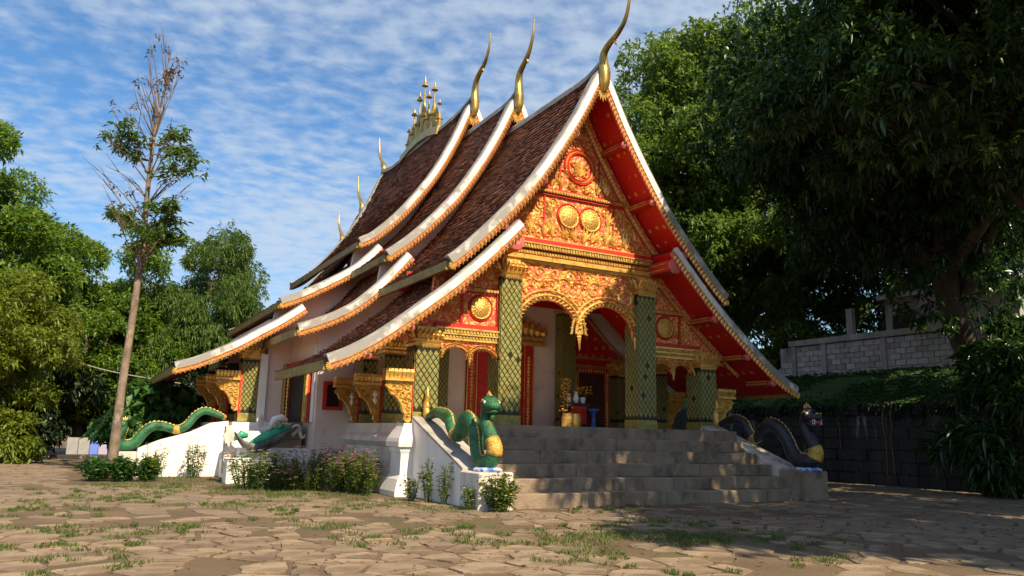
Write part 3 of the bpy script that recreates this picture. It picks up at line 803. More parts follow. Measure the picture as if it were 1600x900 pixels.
# ---- purlins carrying the overhang, with pink ends
for s in (1, -1):
    for P, us in ((U1, (.28, .52, .76)), (L1, (.10, .40, .66, .86))):
        pts = offs(smooth2(P, .05), -.17)
        for u in us:
            x, z = pts[int(u * (len(pts) - 1))]; x *= s
            big = P is L1 and u == .10
            if big: x, z = s * 2.18, 5.18
            w = .20 if big else .10
            m = MB(); m.bbox(x - w, x + w, YS1 + .12, .16, z - w * .8, z + w * .6, .03); p = m.build('purlin', 'red', temple)
            e = MB(); e.lathe(0, 0, [(w * .7, 0), (w * 1.0, .03), (w * 1.02, .08), (w * .5, .12)], 8)
            e.v = [(x + a, YS1 + .125 - c, z - w * .1 + b) for a, b, c in e.v]; e.build('purlin_end', 'pink', p)
            g = MB()
            for zz in (z - w * .55, z + w * .1): g.box(x - w - .008, x + w + .008, YS1 + .2, .1, zz, zz + .03)
            g.build('purlin_stripes', 'gold_dull', p)

# ---- eave brackets
def bracket(x, y, s, zt=2.36, zb=1.32, w=.60):
    """carved bracket standing out sideways from a post at x"""
    b = MB(); b.box(min(x, x - s * .07), max(x, x - s * .07), y - .05, y + .07, zb - .02, zt + .05); post = b.build('eave_bracket', 'red', temple)
    o = [(0, zt - .24), (.52, zt - .24), (.58, zt - .33), (.50, zt - .40), (.46, zt - .50), (.38, zt - .52), (.30, zt - .60), (.22, zt - .74), (.19, zt - .84), (.13, zt - .90), (.15, zt - .98), (.08, zt - 1.04), (0, zt - 1.02)]
    m = MB(); m.prism([(x + s * a * w / .6, z) for a, z in o][::1 if s > 0 else -1], y - .02, y + .04); m.build('carved_panel', 'gold_dull', post)
    t = MB(); t.box(*sorted((x, x + s * w)), y - .10, y + .10, zt - .24, zt - .18)
    for k in range(7):
        a = x + s * (k + .5) * w / 7
        t.loft([[(a - .034, y - .07, zt - .17), (a + .034, y - .07, zt - .17), (a + .034, y + .1, zt - .17), (a - .034, y + .1, zt - .17)],
                [(a - .04, y - .12, zt - .06), (a + .04, y - .12, zt - .06), (a + .04, y + .1, zt - .06), (a - .04, y + .1, zt - .06)],
                [(a - .03, y - .11, zt), (a + .03, y - .11, zt), (a + .03, y + .1, zt), (a - .03, y + .1, zt)]])
    t.build('fluted_head', 'gold', post)
    r = MB(); rg = random.Random(int(y * 10) + 3)
    for a, z, q in ((.10, zt - .34, .07), (.25, zt - .34, .07), (.41, zt - .36, .075), (.09, zt - .5, .06), (.22, zt - .5, .06), (.33, zt - .47, .05), (.08, zt - .64, .055), (.17, zt - .62, .04), (.07, zt - .77, .045), (.06, zt - .89, .04), (.11, zt - .96, .035)):
        spiral(r, (x + s * a * w / .6), z, q, rg.uniform(0, 6), 1.2, q * .5, y - .022, .03)
    e = [(x + s * a * w / .6, z) for a, z in o[2:]]
    ribbon(r, e, .05, y - .02, .04); r.build('scrollwork', 'gold', post)
    return post
for y in (.06, 1.95, 3.5):
    bracket(-4.08, y, -1); bracket(4.08, y, 1)
for y in (7.02, 9.0, 11.0):
    bracket(-6.22, y, -1, zt=2.62, w=.62)
bracket(6.22, 7.02, 1, zt=2.62)
# ---- hall corner column, pilaster, doors and window
column(-5.98, 6.98, 2.98, w=.44, cap_h=.38)
column(5.98, 6.98, 2.98, w=.44, cap_h=.38)
for y in (9.0, 11.0, 13.0): column(-5.98, y, 2.98, w=.44, capital=False, inlay=False)
for s in (1, -1):
    pw = MB(); pw.box(*sorted((s * 5.74, s * 5.56)), 6.84, 7.1, FZ, 3.1); pw.build('pilaster', 'plaster', temple)
def door(x0, x1, z1, y, leafmat_='door_wood', open_=False, crown=False, fw_=.16):
    m = MB(); m.box(x0, x1, y - .02, y + .005, FZ, z1); d = m.build('door', 'dark' if open_ else leafmat_, temple)
    f = MB()
    f.box(x0 - fw_, x0, y - .09, y + .01, FZ, z1 + fw_); f.box(x1, x1 + fw_, y - .09, y + .01, FZ, z1 + fw_); f.box(x0, x1, y - .09, y + .01, z1, z1 + fw_)
    f.build('door_frame', 'red', d)
    g = MB(); n = int((z1 - FZ) / .09)
    for xx in (x0 - fw_ / 2, x1 + fw_ / 2):
        for k in range(n): leafp(g, xx, FZ + k * (z1 - FZ) / n, math.pi / 2, .13, .11, y - .092, .03)
        g.box(xx - fw_ / 2, xx - fw_ / 2 + .02, y - .11, y - .09, FZ, z1 + fw_); g.box(xx + fw_ / 2 - .02, xx + fw_ / 2, y - .11, y - .09, FZ, z1 + fw_)
    for k in range(int((x1 - x0) / .1)): leafp(g, x0 + .05 + k * .1, z1 + .02, math.pi / 2, .12, .09, y - .092, .03)
    if crown:
        c = (x0 + x1) / 2; w = (x1 - x0) / 2 + fw_ * 2
        for zz, ww in ((z1 + fw_, w + .1), (z1 + fw_ + .14, w + .02)): g.box(c - ww, c + ww, y - .16, y, zz, zz + .10)
        for k in range(-7, 8):
            leafp(g, c + k * w / 7, z1 + fw_ + .24, math.pi / 2 - k * .03, .95 - abs(k) * .09, w / 4.5, y - .08, .08)
        spiral(g, c + .4, z1 + .75, .22, 0, 1.2, .07, y - .15, .04); spiral(g, c - .4, z1 + .75, .22, 3.1, 1.2, .07, y - .15, .04, 1, -1)
    g.build('door_carving', 'gold', d)
    if not open_ :
        p = MB()
        for a, b in ((x0 + .06, (x0 + x1) / 2 - .04), ((x0 + x1) / 2 + .04, x1 - .06)):
            for k in range(3):
                z0_ = FZ + .1 + k * (z1 - FZ - .1) / 3; p.box(a, b, y - .04, y - .015, z0_, z0_ + (z1 - FZ) / 3 - .12)
        p.build('door_panel', leafmat_, d)
    return d
door(-.72, .72, 3.25, 4.0, 'red', crown=True, fw_=.3)
door(2.52, 3.45, 2.9, 4.0, crown=False); door(-3.45, -2.52, 2.9, 4.0)
m = MB(); m.box(-4.965, -4.935, 4.62, 6.70, FZ, 2.70); sdr = m.build('side_doorway_dark', 'dark', temple)  # near-black slab stands in for the shade inside the open doorway
m = MB()
m.box(-5.06, -4.94, 4.42, 4.62, FZ, 2.86); m.box(-5.10, -4.94, 6.70, 6.98, FZ, 2.86); m.box(-5.06, -4.94, 4.62, 6.70, 2.70, 2.86); m.build('door_frame', 'red', sdr)
m = MB()
for a, b in ((4.42, 4.62), (6.70, 6.98)):
    for yy in (a, b - .05): m.box(-5.115, -5.055, yy, yy + .05, FZ, 2.84)
    for k in range(15): m.box(-5.125, -5.05, a + .06, b - .06, FZ + .05 + k * .1, FZ + .11 + k * .1)
m.build('door_carving', 'gold_dull', sdr, kind='stuff')
m = MB()
for k in range(15): leafp(m, -5.02, FZ + .03 + k * .1, math.pi / 2, .13, .09, 6.698, .03)
m.box(-5.11, -5.09, 6.68, 6.70, FZ, 2.84); m.build('jamb_carving', 'gold', sdr)
m = MB(); m.box(-4.98, -4.94, 4.16, 4.40, FZ, 3.2); m.build('wall_strip', 'plaster', temple)
wn_ = MB(); wn_.box(-4.72, -4.40, 3.96, 4.01, 1.68, 2.2); win = wn_.build('window', 'dark', temple)
f = MB()
for a in ((-4.80, -4.72, 1.6, 2.28), (-4.40, -4.32, 1.6, 2.28), (-4.72, -4.40, 1.6, 1.68), (-4.72, -4.40, 2.2, 2.28)): f.box(a[0], a[1], 3.92, 4.02, a[2], a[3])
f.build('window_frame', 'red', win)
for s in (1, -1):
    xs2 = [v * s for v in np.linspace(2.12, 4.35, 24)]
    rp = wall_strip('red_wall_panel', 'soffit', [L1], xs2, lambda x: 3.14, 3.93, 3.99, temple)
    g = MB(); x0, x1 = sorted((s * 2.12, s * 4.35))
    for zz in (3.05, 3.30): g.box(x0, x1, 3.90, 3.995, zz, zz + .07)
    e = [(-half_L1(z) + .30, z) for z in np.linspace(3.2, 4.9, 24)]
    ribbon(g, e, .10, 3.92, .04, -s); g.build('panel_trim', 'gold_dull', rp)
# carved red panel hung across the inside of the porch
cf = MB(); cf.box(-3.6, 3.6, 1.9, 1.98, 4.60, 4.78); cf.box(-3.6, 3.6, 3.5, 3.58, 4.60, 4.78)
cf.build('tie_beam', 'red', temple)
# ------------------------------------------------------------------ front staircase
stair = empty('staircase', (0, -2.0, GZ)); tag(stair, 'broad weathered stone staircase climbing to the temple porch', 'staircase')
def put(o): o.location = (-stair.location.x, -stair.location.y, -stair.location.z); return o
NS = 6; rise = (FZ - GZ) / NS; ysf, yst = -3.02, -1.08
rg = random.Random(5)
for i in range(NS):
    yf = ysf + (yst - ysf) * i / (NS - 1); yb = yf + .75 if i < NS - 1 else yf + .55
    z0, z1 = GZ + i * rise, GZ + (i + 1) * rise
    x = -3.42 - (.0 if i else .0); xe = 3.55
    while x < xe - .05:
        w = rg.uniform(1.0, 1.9)
        if xe - x - w < .7: w = xe - x
        j = rg.uniform(-.012, .012); jz = rg.uniform(-.008, .006)
        m = MB(); m.bbox(x + .003, x + w - .003, yf + j * .6, yb, z0 - .01 + (.012 if i else 0), z1 + jz, .014)
        put(m.build('step_block', 'stone_step', stair)); x += w
def balustrade(x0, x1, mat, mblock):
    pr = [(-.0, FZ + .08), (-.12, FZ + .08), (-2.45, .50), (-2.45, GZ), (.0, GZ)]
    m = MB(); n = len(pr)
    m.add([(x0, y, z) for y, z in pr] + [(x1, y, z) for y, z in pr], [tuple(range(n)), tuple(range(2 * n - 1, n - 1, -1))] + [(i, n + i, n + (i + 1) % n, (i + 1) % n) for i in range(n)])
    put(m.build('balustrade', mat, stair))
    c = MB(); a = [(-.06, FZ + .08), (-2.46, .495)]
    c.add([(x0 - .02, a[0][0], a[0][1] + .004), (x1 + .02, a[0][0], a[0][1] + .004), (x1 + .02, a[1][0], a[1][1] + .004), (x0 - .02, a[1][0], a[1][1] + .004),
           (x0 - .02, a[0][0], a[0][1] + .05), (x1 + .02, a[0][0], a[0][1] + .05), (x1 + .02, a[1][0], a[1][1] + .05), (x0 - .02, a[1][0], a[1][1] + .05)],
          [(0, 1, 2, 3), (4, 7, 6, 5), (0, 4, 5, 1), (1, 5, 6, 2), (2, 6, 7, 3), (3, 7, 4, 0)])
    put(c.build('coping', 'concrete' if mat == 'plaster' else 'plaster_old', stair))
    b = MB(); b.bbox(x0 - .06, x1 + .06, -3.18, -2.455, GZ, .50, .02); put(b.build('newel_block', mblock, stair))
balustrade(-3.98, -3.46, 'plaster', 'plaster_old'); balustrade(3.6, 4.16, 'plaster_old', 'stone_step')

# ------------------------------------------------------------------ naga statues
def naga(name, label, P, rad, body, collar_at, tail=True, x=0.0, axis='y', head_dir=-1, open_mouth=False, crest_mat='gold_dull', baseblue=True, tailflip=1):
    """P: (u, z) centre line from tail to head, along -y (axis y at x) or along x (axis x at y=x)"""
    def W(u, z, o=0.0): return (x + o, u, z) if axis == 'y' else (u, x + o, z)
    root = empty(name, W(P[-1][0] * .5 + P[0][0] * .5, min(p[1] for p in P)))
    tag(root, label, 'statue', 'naga statues on the balustrades'); L = root.location
    def loc(mb): mb.v = [(a - L.x, b - L.y, c - L.z) for a, b, c in mb.v]; return mb
    sway = [0, .02, .03, .0, -.03, 0, .03, 0]
    c = catmull([W(u, z, sway[i % 8]) for i, (u, z) in enumerate(P)], 7)
    r = lerp_list(rad, len(c))
    m = MB(); m.tube(c, r, 14, upv=(1, 0, 0) if axis == 'y' else (0, 1, 0))
    # head: loft forward from the last centre point
    h0 = Vector(c[-1]); f = Vector(W(1, 0)) - Vector(W(0, 0)); f = f * head_dir; sd = Vector((1, 0, 0)) if axis == 'y' else Vector((0, 1, 0)); upv = Vector((0, 0, 1))
    def ell(cen, a, b, n=14): return [tuple(cen + sd * (a * math.cos(2 * math.pi * k / n)) + upv * (b * math.sin(2 * math.pi * k / n))) for k in range(n)]
    R0 = r[-1]
    hd = [(-.75, .06, .55, .62), (-.35, .10, 1.05, 1.0), (.15, .10, 1.22, 1.12), (.6, .0, 1.15, .92), (1.0, -.12, .95, .6), (1.35, -.14, .85, .48), (1.6, -.12, .72, .42), (1.75, -.10, .4, .24)]
    m.loft([ell(h0 + f * (R0 * a) + upv * (R0 * b), R0 * w, R0 * h) for a, b, w, h in hd])
    jd = [(.0, -.55, .85, .5), (.5, -.78 - (.22 if open_mouth else 0), .8, .36), (1.0, -.82 - (.42 if open_mouth else 0), .68, .24), (1.35, -.76 - (.5 if open_mouth else 0), .5, .16), (1.48, -.72 - (.5 if open_mouth else 0), .2, .08)]
    m.loft([ell(h0 + f * (R0 * a) + upv * (R0 * b), R0 * w, R0 * h) for a, b, w, h in jd])
    loc(m).build('body', body, root, smooth=True)
    # dorsal crest along the outer side of the bends
    cr = MB(); prev = None
    n = len(c)
    for i in range(2, n - 2, 2):
        t = (Vector(c[i + 1]) - Vector(c[i - 1])).normalized()
        nn = sd.cross(t);
        if nn.z < 0 and abs(t.z) < .8: nn = -nn
        if abs(t.z) >= .8: nn = -f if i > n * .7 else (nn if nn.z > 0 else -nn)
        p = Vector(c[i]) + nn * r[i] * .93
        q = .05
        cr.add([tuple(p - t * q - sd * .02), tuple(p - t * q + sd * .02), tuple(p + t * q + sd * .02), tuple(p + t * q - sd * .02), tuple(p + nn * .032 - t * .02)],
               [(0, 1, 4), (1, 2, 4), (2, 3, 4), (3, 0, 4)])
    loc(cr).build('dorsal_crest', crest_mat, root, kind='stuff')
    # head crest, brows, eyes, teeth
    k = MB()
    for a, hgt in ((-.5, .5), (-.2, .75), (.1, .55), (.35, .3)):
        p = h0 + f * (R0 * a) + upv * (R0 * 1.05)
        k.tube([tuple(p), tuple(p + upv * R0 * hgt * .6 - f * R0 * .1), tuple(p + upv * R0 * hgt - f * R0 * .05)], [R0 * .2, R0 * .15, .004], 6)
    for s in (1, -1):
        p = h0 + f * (R0 * .2) + upv * (R0 * .35) + sd * (s * R0 * 1.1)
        k.tube([tuple(p - f * R0 * .45), tuple(p + upv * R0 * .25), tuple(p + f * R0 * .5)], [R0 * .06, R0 * .13, R0 * .04], 6)
        k.tube([tuple(h0 + f * (R0 * 1.5) + sd * s * R0 * .35 + upv * R0 * .2), tuple(h0 + f * (R0 * 1.72) + sd * s * R0 * .4 + upv * R0 * .45)], [R0 * .15, R0 * .05], 6)
    loc(k).build('head_crest', 'gold_dull', root)
    for s in (1, -1):
        e = MB(); p = h0 + f * (R0 * .55) + upv * (R0 * .32) + sd * (s * R0 * .98)
        e.lathe(0, 0, [(.001, -R0 * .2), (R0 * .16, -R0 * .12), (R0 * .2, 0), (R0 * .16, R0 * .12), (.001, R0 * .2)], 8)
        e.v[-40:] = [tuple(Vector(q) + p) for q in e.v[-40:]]
        loc(e).build('eye', 'white_paint', root)
    if open_mouth or True:
        mo = MB(); te = MB()
        mo.loft([ell(h0 + f * (R0 * a) + upv * (R0 * b), R0 * w, R0 * h, 10) for a, b, w, h in ((.2, -.42, .8, .3), (.8, -.5 - (.12 if open_mouth else 0), .80, .34 if open_mouth else .12), (1.38, -.5 - (.16 if open_mouth else 0), .62, .24 if open_mouth else .07))])
        loc(mo).build('mouth', 'mouth', root)
        for s in (1, -1):
            for a in (1.2, 1.45):
                p = h0 + f * (R0 * a) + sd * (s * R0 * (.82 - .28 * max(0, a - .8))) + upv * (-R0 * .42)
                te.tube([tuple(p), tuple(p - upv * R0 * (.3 if a != 1.45 else .5))], [R0 * .06, .004], 5)
                if open_mouth: te.tube([tuple(p - upv * R0 * .62), tuple(p - upv * R0 * .35)], [R0 * .08, .004], 5)
        if open_mouth: loc(te).build('teeth', 'white_paint', root, kind='stuff')
        bd = MB(); p = h0 + f * R0 * .75 - upv * R0 * 1.1
        bd.tube([tuple(p), tuple(p - upv * R0 * .5 - f * R0 * .1), tuple(p - upv * R0 * 1.1 - f * R0 * .45)], [R0 * .35, R0 * .25, .01], 8); loc(bd).build('beard', body, root, smooth=True)
    for t0, t1, grow in collar_at:
        i0, i1 = int(t0 * (n - 1)), int(t1 * (n - 1))
        g = MB(); g.tube(c[i0:i1 + 1], [q * grow for q in r[i0:i1 + 1]], 14, upv=(1, 0, 0) if axis == 'y' else (0, 1, 0)); loc(g).build('gold_collar', 'naga_collar', root, smooth=True)
    if tail:
        g = MB(); p = Vector(c[0]); tp = catmull([tuple(p), tuple(p - f * .12 + upv * .06), tuple(p - f * .17 + upv * .24), tuple(p - f * .11 + upv * .44), tuple(p - f * .13 + upv * .62)], 5)
        g.tube(tp, lerp_list([r[0], .10, .085, .055, .006], len(tp)), 8, .7)
        for q in (.35, .6):
            b = tp[int(q * (len(tp) - 1))]; g.tube([tuple(b), tuple(b + f * .07 + upv * .10), tuple(b + f * .05 + upv * .2)], [.05, .035, .005], 6)
        loc(g).build('tail_flame', 'gold', root, smooth=True)
    return root
naga('naga_statue', 'green naga statue with gold collar on the white left balustrade of the front stairs',
     [(-.25, 1.42), (-.55, 1.50), (-.93, 1.47), (-1.25, 1.40), (-1.42, 1.24), (-1.54, 1.10), (-1.66, 1.10), (-1.80, 1.24), (-1.98, 1.38), (-2.16, 1.32), (-2.30, 1.08), (-2.44, .80), (-2.64, .64), (-2.90, .66), (-3.03, .86), (-2.92, 1.10), (-2.76, 1.30), (-2.72, 1.46), (-2.80, 1.60)],
     [.07, .10, .11, .115, .115, .12, .125, .13, .135, .125, .125, .12, .125, .135, .13, .118, .108, .112, .14], 'naga_green', [(.26, .295, 1.10), (.765, .82, 1.05)], x=-3.72)
naga('naga_statue', 'black naga statue with open red mouth on the right balustrade of the front stairs',
     [(-.42, 1.46), (-.68, 1.56), (-.95, 1.58), (-1.22, 1.48), (-1.38, 1.28), (-1.50, 1.16), (-1.64, 1.22), (-1.80, 1.38), (-2.02, 1.47), (-2.26, 1.35), (-2.45, 1.10), (-2.60, .86), (-2.80, .70), (-3.04, .70), (-3.17, .86), (-3.10, 1.10), (-2.97, 1.32), (-2.94, 1.50), (-3.03, 1.64)],
     [.07, .10, .115, .12, .12, .125, .13, .14, .15, .16, .16, .165, .17, .18, .15, .135, .125, .135, .165], 'naga_black', [(.26, .295, 1.10), (.76, .81, 1.06)], x=3.86, open_mouth=True)
naga('naga_statue', 'green naga statue on the far side stair, its head behind the slender tree',
     [(-6.40, 1.36), (-6.62, 1.46), (-6.92, 1.54), (-7.14, 1.42), (-7.34, 1.16), (-7.56, 1.05), (-7.86, 1.12), (-8.12, 1.12), (-8.33, .95), (-8.50, .70), (-8.72, .64), (-8.86, .78), (-8.82, .98), (-8.80, 1.12)],
     [.05, .08, .095, .10, .10, .10, .11, .12, .125, .13, .14, .13, .12, .13], 'naga_green', [(.0, .03, 1.2), (.37, .41, 1.12)], x=6.95, axis='x', tail=False)
for xx, yy, nm_, lb in ((-3.72, -2.85, 'foot_plate', 'blue and white painted stone slab under the green naga of the front stairs'), (3.86, -2.95, 'foot_plate', 'blue and violet painted stone slab under the black naga')):
    m = MB(); rgp = random.Random(int(xx))
    n = 18; rr = [(.22 * rgp.uniform(.85, 1.1), .30 * rgp.uniform(.85, 1.1)) for _ in range(n)]
    m.loft([[(a * sc * math.cos(2 * math.pi * k / n), b * sc * math.sin(2 * math.pi * k / n), z) for k, (a, b) in enumerate(rr)] for sc, z in ((1, .0), (1.05, .035), (.85, .065))])
    o = m.build(nm_, 'blue_paint', None); o.location = (xx, yy, .505); tag(o, lb, 'plinth')

# ------------------------------------------------------------------ side stair with landing and the grey makara
ws = empty('side_staircase', (-6.6, 6.9, GZ)); tag(ws, 'white plastered side stair and landing beside the left hall door', 'staircase')
def putw(o): o.location = (6.6, -6.9, -GZ); return o
m = MB(); pr = [(-6.36, FZ), (-6.76, FZ - .06), (-7.2, 1.02), (-7.93, .79), (-8.42, .58), (-8.42, GZ), (-6.36, GZ)]
m.prism(pr, 6.75, 7.12); putw(m.build('balustrade', 'plaster', ws))
m = MB(); m.bbox(-9.05, -8.43, 6.70, 7.17, GZ, .50, .02); putw(m.build('newel_block', 'plaster_old', ws))
for i in range(5):
    m = MB(); m.bbox(-6.62 - .38 * (i + 1), -6.62 - .38 * i, 7.14, 8.6, GZ, FZ - .23 * (i + 1), .015); putw(m.build('step_block', 'plaster_old', ws))
m = MB(); m.bbox(-6.50, -4.42, 4.35, 6.30, GZ, .68, .02); putw(m.build('landing', 'plaster', ws))
m = MB(); m.bbox(-6.78, -5.62, 3.86, 4.345, GZ, .46, .02); putw(m.build('landing_parapet', 'plaster', ws))
for i in range(3):
    m = MB(); m.bbox(-5.75 + .24 * i, -4.97, 4.62, 6.29, .685 + .2 * i, .88 + .2 * i, .012); putw(m.build('step_block', 'stone_step', ws))
m = MB(); m.bbox(-6.46, -5.78, 5.35, 6.28, .685, 1.06, .07); putw(m.build('stair_cheek', 'plaster', ws))
m = MB(); m.loft([[(-6.78, 4.40, z), (-6.78 + w, 4.40, z), (-6.78 + w, 4.62, z), (-6.78, 4.62, z)] for w, z in ((.16, .1), (.3, .6), (.12, .78), (.2, 1.0), (.1, 1.16))]); putw(m.build('scrolled_bracket', 'plaster_old', ws))
mk = empty('makara_statue', (-6.16, 4.10, .66)); tag(mk, 'grey makara statue with green gaping mouth lying on the white side landing', 'statue')
def mloc(mb): mb.v = [(a + 5.9, b - 5.62, c - .5) for a, b, c in mb.v]; return mb
sp = catmull([(-6.38, 5.6, .84), (-6.2, 5.6, .66), (-5.95, 5.6, .58), (-5.68, 5.6, .66), (-5.42, 5.6, .80), (-5.18, 5.6, .93), (-4.99, 5.6, 1.0)], 6)
rd = lerp_list([.08, .18, .24, .25, .24, .21, .14], len(sp))
rings = []
for p, r_ in zip(sp, rd):     # trough shaped lower jaw, open at the top
    ring = [(p.x + r_ * .25 * math.sin(a) * -.3, p.y + r_ * .9 * math.cos(a), p.z + .05 + r_ * math.sin(a)) for a in np.linspace(math.pi, 2 * math.pi, 9)]
    ring += [(p.x, p.y + r_ * .78 * math.cos(a), p.z + r_ * .55 * math.sin(a) + .03) for a in np.linspace(2 * math.pi, math.pi, 9)]
    rings.append(ring)
m = MB(); m.loft(rings); mloc(m).build('lower_jaw', 'naga_grey', mk, smooth=True)
m = MB(); m.tube([(-6.0, 5.68, .62), (-5.8, 5.70, .70), (-5.55, 5.72, .83), (-5.3, 5.72, .95), (-5.1, 5.68, 1.0)], [.05, .11, .14, .12, .05], 10, .8); mloc(m).build('mouth_lining', 'mint', mk, smooth=True)
m = MB(); m.tube([(-6.36, 5.62, .72), (-6.22, 5.62, .82), (-6.08, 5.62, .80)], [.05, .10, .05], 10); mloc(m).build('throat', 'mint', mk, smooth=True)
m = MB(); m.tube([(-5.42, 5.6, .97), (-5.36, 5.6, 1.03), (-5.3, 5.6, 1.07)], [.03, .06, .03], 8); mloc(m).build('tongue', 'mint', mk, smooth=True)
m = MB(); m.tube(catmull([(-5.12, 5.58, .84), (-4.98, 5.58, 1.0), (-4.92, 5.58, .92), (-4.86, 5.58, .78), (-4.80, 5.58, .80), (-4.78, 5.58, .86)], 5), lerp_list([.09, .10, .05, .035, .03, .008], 26), 8); mloc(m).build('curled_snout', 'plaster_old', mk, smooth=True)
for q in ((-6.56, .62), (-5.86, .98)):
    m = MB(); m.prism([(q[0], q[1]), (q[0] + .22, q[1] + .06), (q[0] + .14, q[1] + .16), (q[0] + .04, q[1] + .32), (q[0] - .05, q[1] + .18)][::-1], 5.62, 5.70); mloc(m).build('fin', 'plaster_old', mk)
m = MB(); m.tube([(-5.62, 5.66, .95), (-5.5, 5.67, 1.18), (-5.34, 5.67, 1.24), (-5.2, 5.66, 1.16)], [.05, .08, .08, .04], 8); mloc(m).build('upper_jaw', 'plaster', mk, smooth=True)

# ------------------------------------------------------------------ altar and things inside the porch
at_ = empty('altar_table', (1.62, 2.6, FZ)); tag(at_, 'small dark red altar table between the porch columns', 'table')
m = MB(); m.bbox(-.34, .34, -.22, .22, .60, .66, .01); m.build('table_top', 'door_wood', at_)
for a in (-.29, .29):
    for b in (-.17, .17):
        m = MB(); m.box(a - .03, a + .03, b - .03, b + .03, 0, .60); m.build('leg', 'door_wood', at_)
m = MB(); m.box(-.3, .3, -.20, -.18, .12, .58); m.build('front_panel', 'red', at_)
def vase(x, y, z, h, mat, label, name='vase', group=None):
    m = MB(); m.lathe(0, 0, [(.04, 0), (.06, .05 * h), (.085 * h / .3, .4 * h), (.05, .75 * h), (.04, .85 * h), (.06, h)], 12)
    o = m.build(name, mat, None, smooth=True); o.location = (x, y, z); tag(o, label, 'vase', group); return o
vase(1.40, 2.55, FZ + .664, .24, 'white_paint', 'white vase on the left end of the altar table')
vase(1.60, 2.50, FZ + .664, .30, 'white_paint', 'tall white vase in the middle of the altar table')
bq = empty('flower_bouquet', (1.85, 2.55, FZ + .664)); tag(bq, 'bunch of yellow and orange flowers in a pot on the altar table', 'flowers')
m = MB(); m.lathe(0, 0, [(.05, 0), (.08, .12), (.07, .16)], 10); m.build('pot', 'white_paint', bq)
fl = MB(); fs_ = MB(); rgf = random.Random(3)
for k in range(26):
    a = rgf.uniform(0, 6.28); e = rgf.uniform(.05, .24); z = rgf.uniform(.22, .42)
    fl.lathe(e * math.cos(a), e * math.sin(a), [(.004, z), (.032, z + .02), (.02, z + .04), (.003, z + .045)], 6)
    fs_.tube([(0, 0, .12), (e * math.cos(a), e * math.sin(a), z)], [.005, .004], 4)
fl.build('blossoms', 'petal_orange', bq); fs_.build('stems', 'leaf_shrub', bq)
su = empty('stand', (1.92, 2.15, FZ)); tag(su, 'blue pedestal stand in front of the altar table', 'stand')
m = MB(); m.lathe(0, 0, [(.13, 0), (.10, .04), (.05, .10), (.05, .38), (.10, .44), (.16, .48), (.16, .52)], 12); m.build('pedestal', 'blue_pot', su, smooth=True)
for x, lb in ((1.02, 'gold painted low urn left of the altar, nearest the red door post'), (1.24, 'gold painted low urn beside the altar table')):
    m = MB(); m.lathe(0, 0, [(.12, 0), (.15, .06), (.16, .26), (.13, .34), (.15, .37)], 14); o = m.build('urn', 'gold', None, smooth=True); o.location = (x, 2.0, FZ); tag(o, lb, 'urn')
fl = empty('flower_garland', (1.15, 2.3, FZ + .0)); tag(fl, 'tall spray of gold and orange flowers standing beside the altar', 'flowers')
m = MB(); rgf = random.Random(9); m2 = MB()
for k in range(90):
    z = rgf.uniform(.35, 1.25); a = rgf.uniform(0, 6.28); e = rgf.uniform(.02, .17) * (1.25 - z * .4)
    m.lathe(e * math.cos(a), e * math.sin(a), [(.004, z), (.035, z + .02), (.02, z + .045), (.003, z + .05)], 6)
m2.tube([(0, 0, 0), (0, 0, 1.2)], .03, 6)
m.build('blossoms', 'gold', fl); m2.build('stem', 'leaf_shrub', fl)
for y, x, lb in ((1.2, -4.35, 'white crystal pendant hanging behind the front carved eave bracket'), (2.8, -4.35, 'small pendant lamp hanging between the two rear eave brackets')):
    p = empty('hanging_pendant', (x, y, 1.78)); tag(p, lb, 'pendant')
    m = MB(); m.lathe(0, 0, [(.004, .20), (.05, .12), (.055, .09), (.02, .07), (.02, .04), (.045, 0), (.03, -.05), (.003, -.10)], 8); m.build('crystal', 'white_paint', p)
    m = MB(); m.tube([(0, 0, .2), (0, 0, 1.15)], .006, 4); m.build('cord', 'cable', p)
# ------------------------------------------------------------------ ground
GS = 400
m = MB(); n = 60
xs_ = np.sign(np.linspace(-1, 1, n)) * np.abs(np.linspace(-1, 1, n)) ** 2.2 * GS
vs = [(float(x), float(y), GZ - .004) for y in xs_ for x in xs_]
m.add(vs, [(j * n + i, j * n + i + 1, (j + 1) * n + i + 1, (j + 1) * n + i) for j in range(n - 1) for i in range(n - 1)])
ground = m.build('ground', 'dirt', None, kind='structure')
cpos = Vector((-9.823, -14.652, 1.123))
def to_px(p):
    v = Vector(p) - cpos; z = v.dot(fw)
    if z < .3: return None
    return 800 + 1210 * v.dot(rt2) / z, 450 - 1210 * v.dot(up2) / z
